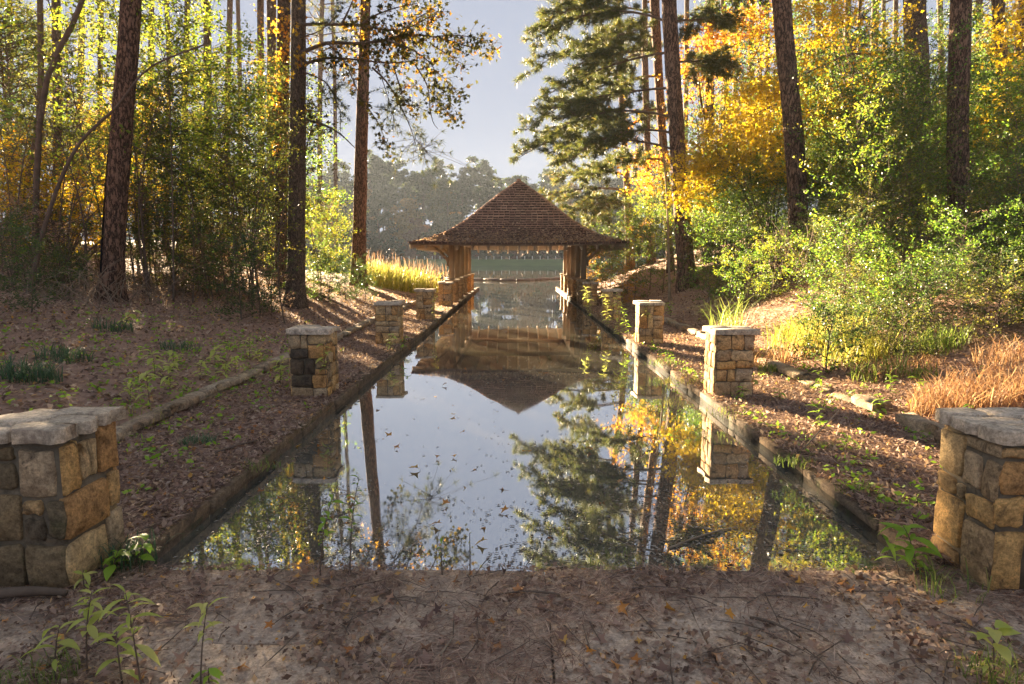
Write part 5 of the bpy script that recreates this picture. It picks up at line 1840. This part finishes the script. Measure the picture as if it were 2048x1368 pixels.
for i, (px, py, n, h, wd, mt, lab) in enumerate([
        (252, 1128, 170, (.07, .2), .007, 'grass_dark', 'dark strappy mondo grass tuft at the foot of the cracked cap pillar'),
        (395, 890, 150, (.04, .12), .007, 'grass_dark', 'flat dark grass tuft on the shaded path'),
        (360, 700, 120, (.08, .2), .01, 'grass_dark', 'dark grass tuft on the shaded bank above the low wall'),
        (225, 665, 120, (.1, .25), .012, 'grass_dark', 'dark grass tuft below the charred pine'),
        (60, 760, 220, (.12, .3), .012, 'grass_dark', 'big dark grass tuft on the shaded bank at the frame edge'),
        (130, 720, 160, (.1, .25), .012, 'grass_dark', 'dark grass tuft beside the big tuft on the shaded bank'),
        (280, 850, 30, (.1, .25), .005, 'grass_yellow', 'wispy yellow grass behind the cracked cap pillar'),
        (1240, 1125, 40, (.03, .07), .004, 'grass', 'tiny grass tuft on the terrace lip at the water'),
        (1905, 1185, 60, (.05, .2), .005, 'grass', 'thin grass at the foot of the sunny corner pillar'),
        (70, 1360, 180, (.04, .1), .004, 'grass', 'short fine grass at the terrace corner under yellow weeds'),
        (2000, 1350, 160, (.04, .13), .004, 'grass', 'short fine grass at the sunny terrace corner'),
        (1720, 985, 120, (.03, .09), .006, 'grass', 'short grass on the mossy coping of the sunlit path'),
        (1590, 930, 110, (.03, .1), .006, 'grass', 'mossy grass on the kerb halfway along the near sunlit path'),
        (1455, 830, 110, (.03, .09), .006, 'grass', 'mossy grass on the kerb below the ragged pillar'),
        (1370, 765, 110, (.04, .1), .007, 'grass_yellow', 'yellowed grass on the kerb before the ragged pillar'),
        (1325, 730, 110, (.04, .12), .007, 'grass', 'grass on the kerb between third and ragged pillars'),
        (520, 935, 60, (.03, .08), .005, 'grass', 'thin grass on the kerb of the shaded path'),
        (1650, 900, 80, (.03, .08), .006, 'grass', 'thin grass at the wall edge of the sunlit path')]):
    p = ground_at(px, py, 0.0)
    if py < 1110 and (p.x < PATH_L or p.x > PATH_R):
        for _ in range(12): p = ground_at(px, py, hgt(p.x, p.y))
    r = .16 if py > 850 else .3
    grass('grass_tuft', p.x, p.y, r, r * .8, n, h, (.4, 1.1), wd, mt, lab, zf=(hgt if py < 1110 else (lambda a, b: 0.0)))
# scattered green ground cover
x, y = [], []
for (cx_, cy_, sx, sy, n) in [(-4.3, 6.5, .5, 2.0, 90), (-5.5, 8, 1.2, 2, 160), (-4.2, 9.5, .5, 1.5, 90), (-3.6, 8, .3, 2, 70), (-6.5, 11, 1, 2, 120), (2.5, 4.2, .25, .9, 60), (3.6, 6, .3, 2, 50), (4.2, 9, .5, 2, 80), (-2.9, 6, .3, 1.6, 70), (2.35, 9, .12, 2.5, 160)]:
    x.append(lr.normal(cx_, sx, n)); y.append(lr.normal(cy_, sy, n))
x, y = np.concatenate(x), np.concatenate(y)
k = (y > TY + .1) & ((x < KL - .1) | (x > KR + .1)); x, y = x[k], y[k]
z0 = np.array([hgt(a, b) for a, b in zip(x, y)])
P = np.repeat(np.stack([x, y, z0 + .03], 1), 5, 0) + lr.normal(0, .035, (len(x) * 5, 3)) * np.array([1, 1, .6])
d = lr.normal(size=(len(P), 3)); d[:, 2] = np.abs(d[:, 2]) * .3 + .1; d /= np.linalg.norm(d, axis=1, keepdims=True)
tag(link('ground_cover', leaf_mesh('ground_cover', P, lr.uniform(.025, .07, len(P)), d, .5), M['weed_green']), 'small green seedlings scattered along the paths and banks', 'ground cover', kind='stuff')


# weeds with large leaves, each leaf a part
def big_leaf_mesh(nm, wd):
    st = [(0, .02), (.15, .5), (.35, .95), (.55, 1), (.78, .6), (1, .02)]
    vs_, fs_ = [], []
    for i, (t, w_) in enumerate(st):
        zz = .12 * math.sin(t * 2.2) - .28 * t * t
        vs_ += [(t, -w_ * wd / 2, zz + .05 * w_), (t, 0, zz), (t, w_ * wd / 2, zz + .05 * w_)]
        if i:
            b_ = (i - 1) * 3
            fs_ += [(b_, b_ + 3, b_ + 4, b_ + 1), (b_ + 1, b_ + 4, b_ + 5, b_ + 2)]
    m = MB(); m.add(vs_, fs_)
    return m.mesh(nm, True)


BL = [big_leaf_mesh('leaf', .22), big_leaf_mesh('leaf', .34), big_leaf_mesh('leaf', .5)]
ws = random.Random(71)


def weed(px, py, h, n, ll, mt, label, lt=1, leanx=0.0, leany=0.0, start=.3, zz=None, name='weed_plant', cat='plant', Yd=None, group=None, stem=.004):
    if Yd is None:
        p = ground_at(px, py, 0.0)
        if py < 1110:
            for _ in range(12): p = ground_at(px, py, hgt(p.x, p.y))
        if zz is not None: p = ground_at(px, py, zz)
    else:
        p = at(px, py, Yd); p.z = hgt(p.x, p.y)
    root = empty(name, p, label, cat, group)
    top = Vector((leanx * h, leany * h, h))
    q = curve_pts((0, 0, -.02), (leanx * h * .2 + ws.uniform(-.02, .02), leany * h * .2, h * .6), top, 10)
    mb = MB(); mb.tube(q, [stem * (1 - .6 * i / 9) for i in range(10)], 5); mb.build('stem', M['twig'], root, True)
    for k in range(n):
        t = start + (1 - start) * (k + .5 * ws.random() + .5) / n
        i = min(8, int(t * 9))
        o = link('leaf', BL[lt if ws.random() < .8 else ws.randrange(3)], M[mt], root, q[i].lerp(q[i + 1], min(1, t * 9 - i)))
        s = ll * ws.uniform(.45, 1.3)
        o.scale = (s, s, s)
        o.rotation_euler = (ws.uniform(-.3, .3), ws.uniform(-.55, .45), k * 2.4 + ws.uniform(-.5, .5))
        o.material_slots[0].link = 'OBJECT'
        o.material_slots[0].material = M[mt]
    return root


weed(285, 1390, .38, 18, .1, 'weed', 'tall stalked yellow green weed rising at the terrace corner', 0, -.15, .1, .45)
weed(175, 1350, .33, 18, .09, 'weed', 'pale yellow weed with broad leaves left of the tall stalked weed', 1, .1, .05, .4)
weed(400, 1385, .34, 11, .09, 'weed', 'thin dark stemmed weed with few leaves beside the tall stalked weed', 0, .1, .1, .5)
weed(110, 1365, .22, 10, .1, 'weed', 'bushy pale weed at the lower corner of the terrace', 1, .1, .1, .2)
weed(245, 1365, .2, 9, .09, 'weed', 'short pale weed between the two taller corner weeds', 1, -.1, .1, .2)
weed(420, 1375, .08, 6, .07, 'weed_green', 'small bright green weed at the bottom edge of the terrace', 1, 0, 0, .3)
weed(225, 1150, .13, 10, .085, 'weed_green', 'bright green broad leaved weed beside the mondo grass tuft', 2, .3, 0, .2)
weed(270, 1135, .16, 8, .08, 'weed_green', 'green seedling with rounded leaves leaning from the mondo grass over the terrace', 2, .5, 0, .3)
weed(170, 1180, .1, 7, .07, 'weed', 'small pale weed at the base of the cracked cap pillar', 1)
weed(1835, 1150, .26, 15, .13, 'weed_green', 'large leaved green sapling sprouting at the water corner below the sunny pillar', 1, -.35, 0, .15)
weed(1800, 1150, .2, 9, .12, 'weed_green', 'lower green sprout reaching over the water at the sunny corner', 0, -.5, 0, .3)
weed(1990, 1350, .2, 9, .085, 'weed', 'yellow weed with oval leaves at the sunny terrace corner', 2, -.1, 0, .45)
weed(1985, 1370, .1, 7, .07, 'weed', 'low yellow weed at the sunny corner below the oval leaved one', 1, -.3, 0, .3)
weed(655, 795, .62, 16, .1, 'weed', 'thin sapling standing against the black stained pillar', 1, -.05, 0, .45, None, 'young_sapling', 'sapling')
weed(780, 705, .3, 16, .12, 'weed', 'weed clump at the foot of the third shaded pillar', 1, .2, 0, .2)
weed(805, 700, .25, 12, .11, 'weed_green', 'second weed clump at the foot of the third shaded pillar', 1, .3, 0, .2)
weed(868, 655, .75, 26, .1, 'weed', 'feathery weed at the kerb by the fourth shaded pillar', 1, .1, 0, .2)
weed(1240, 690, .95, 40, .12, 'weed', 'tall leafy weed spilling over the sunlit kerb', 1, -.1, 0, .15)
weed(1215, 660, .8, 34, .12, 'weed', 'leafy weed over the kerb farther along the sunlit path', 1, -.1, 0, .15)
weed(1255, 675, .6, 24, .1, 'weed_green', 'bushy weed on the kerb before the third sunlit pillar', 1, -.2, 0, .1)
weed(1180, 650, .9, 36, .14, 'weed', 'branching weed on the kerb by the last sunny pillar', 1, -.15, 0, .2)
weed(1340, 645, .5, 16, .16, 'weed_green', 'broad leaved weed behind the third sunlit pillar', 1, 0, 0, .3)
weed(1405, 660, .45, 16, .16, 'weed', 'pale leaved weed clump between third and ragged pillars', 1, 0, 0, .2)
weed(1290, 690, .75, 14, .1, 'weed', 'thin leafy stalk against the third sunlit pillar', 1, 0, 0, .6)
weed(1505, 790, .25, 6, .13, 'weed', 'broad leaved seedling at the foot of the ragged edged pillar', 2, 0, 0, .4)
weed(1350, 800, .2, 10, .08, 'weed_green', 'small weed on the coping below the ragged pillar', 1)
weed(1560, 655, .7, 22, .17, 'weed', 'yellow leaved bushy weed beside the arching grass clump', 2, 0, 0, .2)
weed(1780, 800, .25, 14, .1, 'weed_green', 'leafy weed on the broken wall of the sunny path', 1)
weed(250, 660, .3, 9, .16, 'weed', 'yellowish broad leaves under the charred pine', 2, .4, 0, .3)
# pale weeds along the low shaded wall
for i, (px, py) in enumerate([(430, 730), (470, 745), (520, 735), (400, 760), (340, 790), (300, 810), (260, 800), (560, 770), (590, 770), (350, 740), (620, 690), (450, 760), (500, 720), (310, 760)]):
    weed(px, py, ws.uniform(.2, .36), 16, .13, 'weed', 'pale leaved weed growing along the low mossy wall', 1, ws.uniform(-.2, .2), 0, .2, None, 'wall_weed', 'plant', None, 'pale weeds along the low mossy wall')
for i, (px, py) in enumerate([(1500, 690), (1530, 720), (1590, 750), (1640, 780), (1700, 800), (1760, 830), (1840, 790), (1930, 860), (1560, 800), (1690, 900), (1640, 860), (1480, 800)]):
    weed(px, py, ws.uniform(.1, .25), 10, .09, 'weed_green', 'small bright weed along the broken wall of the sunny path', 1, ws.uniform(-.2, .2), 0, .2, None, 'bright_weed', 'plant', None, 'bright weeds along the broken wall')
# weeds at the water edge of the terrace
weed(640, 1150, .42, 16, .06, 'weed_green', 'dark stemmed weed at the terrace lip reflected in the water', 1, .2, 0, .3)
weed(700, 1150, .5, 18, .06, 'weed_green', 'taller arching weed at the terrace lip by the trunk reflection', 0, .1, .1, .35)
weed(885, 1148, .2, 8, .04, 'weed_green', 'small weed on the terrace lip near the centre', 1)
weed(940, 1148, .22, 4, .03, 'weed', 'wiry stalk on the terrace lip', 0)

# sticks and log
def stick(name, px0, py0, px1, py1, z0, z1, r, label, mat='twig', cat='stick', bend=.02):
    a, b = ground_at(px0, py0, z0), ground_at(px1, py1, z1)
    root = (a + b) / 2
    q = [p - root for p in curve_pts(a, (a + b) / 2 + Vector((bend, bend, bend)), b, 10)]
    mb = MB(); mb.tube(q, [r * (1 - .45 * i / 9) for i in range(10)], 8, True, .12)
    return tag(mb.build(name, M[mat], None, True, root), label, cat)


stick('log', -20, 1190, 132, 1186, .03, .03, .03, 'short weathered log lying before the cracked cap pillar', 'twig', 'log')
stick('floating_stick', 1340, 1096, 1462, 1056, WATER_Z + .004, WATER_Z + .004, .008, 'pale bent stick floating on the yellow reflections', 'twig_pale')
stick('twig', 1120, 1190, 1000, 1188, .01, .012, .006, 'long dark twig on the terrace near the water')
stick('twig', 1500, 1235, 1600, 1275, .012, .012, .007, 'dark twig on the terrace below the yellow reflections')
stick('twig', 430, 905, 520, 880, .03, .03, .01, 'grey twig lying on the shaded path')
stick('twig', 880, 1310, 905, 1275, .012, .015, .005, 'crooked pale twig on the terrace flagstones', 'twig_pale')
a = ground_at(1600, 905, 0); b = a + Vector((.35, .1, .3))
mb = MB(); mb.tube([(0, 0, 0), (.2, .05, .2), (.35, .1, .33)], [.008, .006, .004], 6)
tag(mb.build('bare_stalk', M['twig_pale'], None, True, a), 'bare reddish stalk leaning over the sunlit path', 'stalk')
# dead brush round the ruddy pine and tangle by the charred pine
for (px, Y, nn, hh, lab) in [(1600, 16.2, 90, 1.3, 'dry tangled brush round the foot of the ruddy pine'), (1690, 14, 110, 1.2, 'dry twiggy brush in front of the green thicket'), (170, 12.5, 80, 1.0, 'bare tangled brush at the foot of the charred pine'), (420, 17, 70, 1.2, 'brown twig tangle under the backlit saplings'), (300, 15, 60, 1.0, 'thin bare brush between charred pine and saplings')]:
    x0 = at(px, 560, Y).x
    root = Vector((x0, Y, hgt(x0, Y)))
    mb = MB()
    for k in range(nn):
        a = Vector((ws.gauss(0, .6), ws.gauss(0, .5), -.1))
        e = a + Vector((ws.gauss(0, .6), ws.gauss(0, .5), ws.uniform(.2, 1) * hh))
        m_ = a.lerp(e, .6) + Vector((ws.gauss(0, .2), ws.gauss(0, .2), .25))
        mb.tube(curve_pts(a, m_, e, 6), [.009 - .0012 * i for i in range(6)], 4, False)
    tag(mb.build('dry_brush', M['twig_pale'], None, True, root), lab, 'brush')

# ------------------------------------------------------------------ air
mb = MB()
mb.box((0, 110, 17), (860, 290, 38.5))
hz, nt, out = new_mat('haze_air')
pv = node(nt, 'ShaderNodeVolumePrincipled')
pv.inputs['Color'].default_value = (0.75, 0.86, 1.0, 1)
pv.inputs['Density'].default_value = 0.00038
pv.inputs['Anisotropy'].default_value = 0.0
nt.links.new(pv.outputs[0], out.inputs['Volume'])
tag(mb.build('haze', hz), 'thin pale haze hanging over the lake and woods', 'haze', kind='stuff')

# ------------------------------------------------------------------ each repeat gets the label that singles it out
MARKS = [('the shaded frame edge', 0, 12), ('the charred pine', 235, 13), ('the slim gold leaved trunk', 521, 29), ('the vine covered trunk', 565, 20.5), ('the straight bare trunk', 592, 16), ('the reddish lakeside pine', 722, 25.5),
         ('the pavilion eave over the grass', 840, 24), ('the pavilion roof peak', 1035, 27), ('the sunny pavilion eave', 1240, 24), ('the bough bearing pine', 1360, 20), ('the grey trunk in yellow leaves', 1419, 31),
         ('the ruddy pine', 1597, 17), ('the broad grey trunk', 1837, 22), ('the plated pine', 1917, 15), ('the sunny frame edge', 2048, 14)]
COLW = {'leaf_dark': 'dark green', 'leaf_green': 'green', 'leaf_olive': 'olive', 'leaf_yg': 'yellow green', 'leaf_yellow': 'yellow', 'leaf_orange': 'orange', 'litter': 'brown', 'weed': 'pale', 'weed_green': 'bright green',
        'far_pine': 'dark', 'far_green': 'dull green', 'far_gold': 'golden', 'far_russet': 'russet'}
UNITS = ['first', 'second', 'third', 'fourth', 'fifth', 'sixth', 'seventh', 'eighth', 'ninth', 'tenth', 'eleventh', 'twelfth', 'thirteenth', 'fourteenth', 'fifteenth', 'sixteenth', 'seventeenth', 'eighteenth', 'nineteenth', 'twentieth']
ORD = ['nearest'] + [u + ' nearest' for u in UNITS[1:]] + ['twenty ' + u + ' nearest' for u in UNITS[:9]] + ['thirtieth nearest'] + ['thirty ' + u + ' nearest' for u in UNITS[:9]]
by = {}
for o in list(COL.objects):
    if o.parent is None and 'label' in o and o.get('kind') is None: by.setdefault((o['label'], o.get('group')), []).append(o)
fin = {}
for (lab, grp), obs in by.items():
    if len(obs) < 2 or 'leaf' == obs[0].get('category'): continue
    if obs[0].get('category') == 'post':
        continue
    for o in obs:
        x, y = o.location.x, max(1.0, o.location.y)
        px = 1032 + x / y * F
        nm, mx, my = min(MARKS, key=lambda m_: abs(m_[1] - px))
        rel = 'well in front of' if y < my - 4 else 'just in front of' if y < my - 1 else 'far behind' if y > my + 25 else 'well behind' if y > my + 7 else 'behind' if y > my + 1 else 'beside'
        mats = [c.material_slots[0].material.name for c in o.children if c.material_slots and c.name.split('.')[0] in ('leaves', 'crown', 'leaf')]
        cw = next((COLW[k_] for k_ in COLW if mats and M[k_].name == mats[0]), 'slim')
        kind_ = o.name.split('.')[0].replace('far_', '').replace('_', ' ')
        fin.setdefault('%s %s %s %s' % (cw, kind_, rel, nm), []).append((y, o))
for base, li in fin.items():
    li.sort(key=lambda t: t[0])
    for i, (y, o) in enumerate(li):
        o['label'] = base if len(li) == 1 else base + ', ' + ORD[min(i, len(ORD) - 1)]
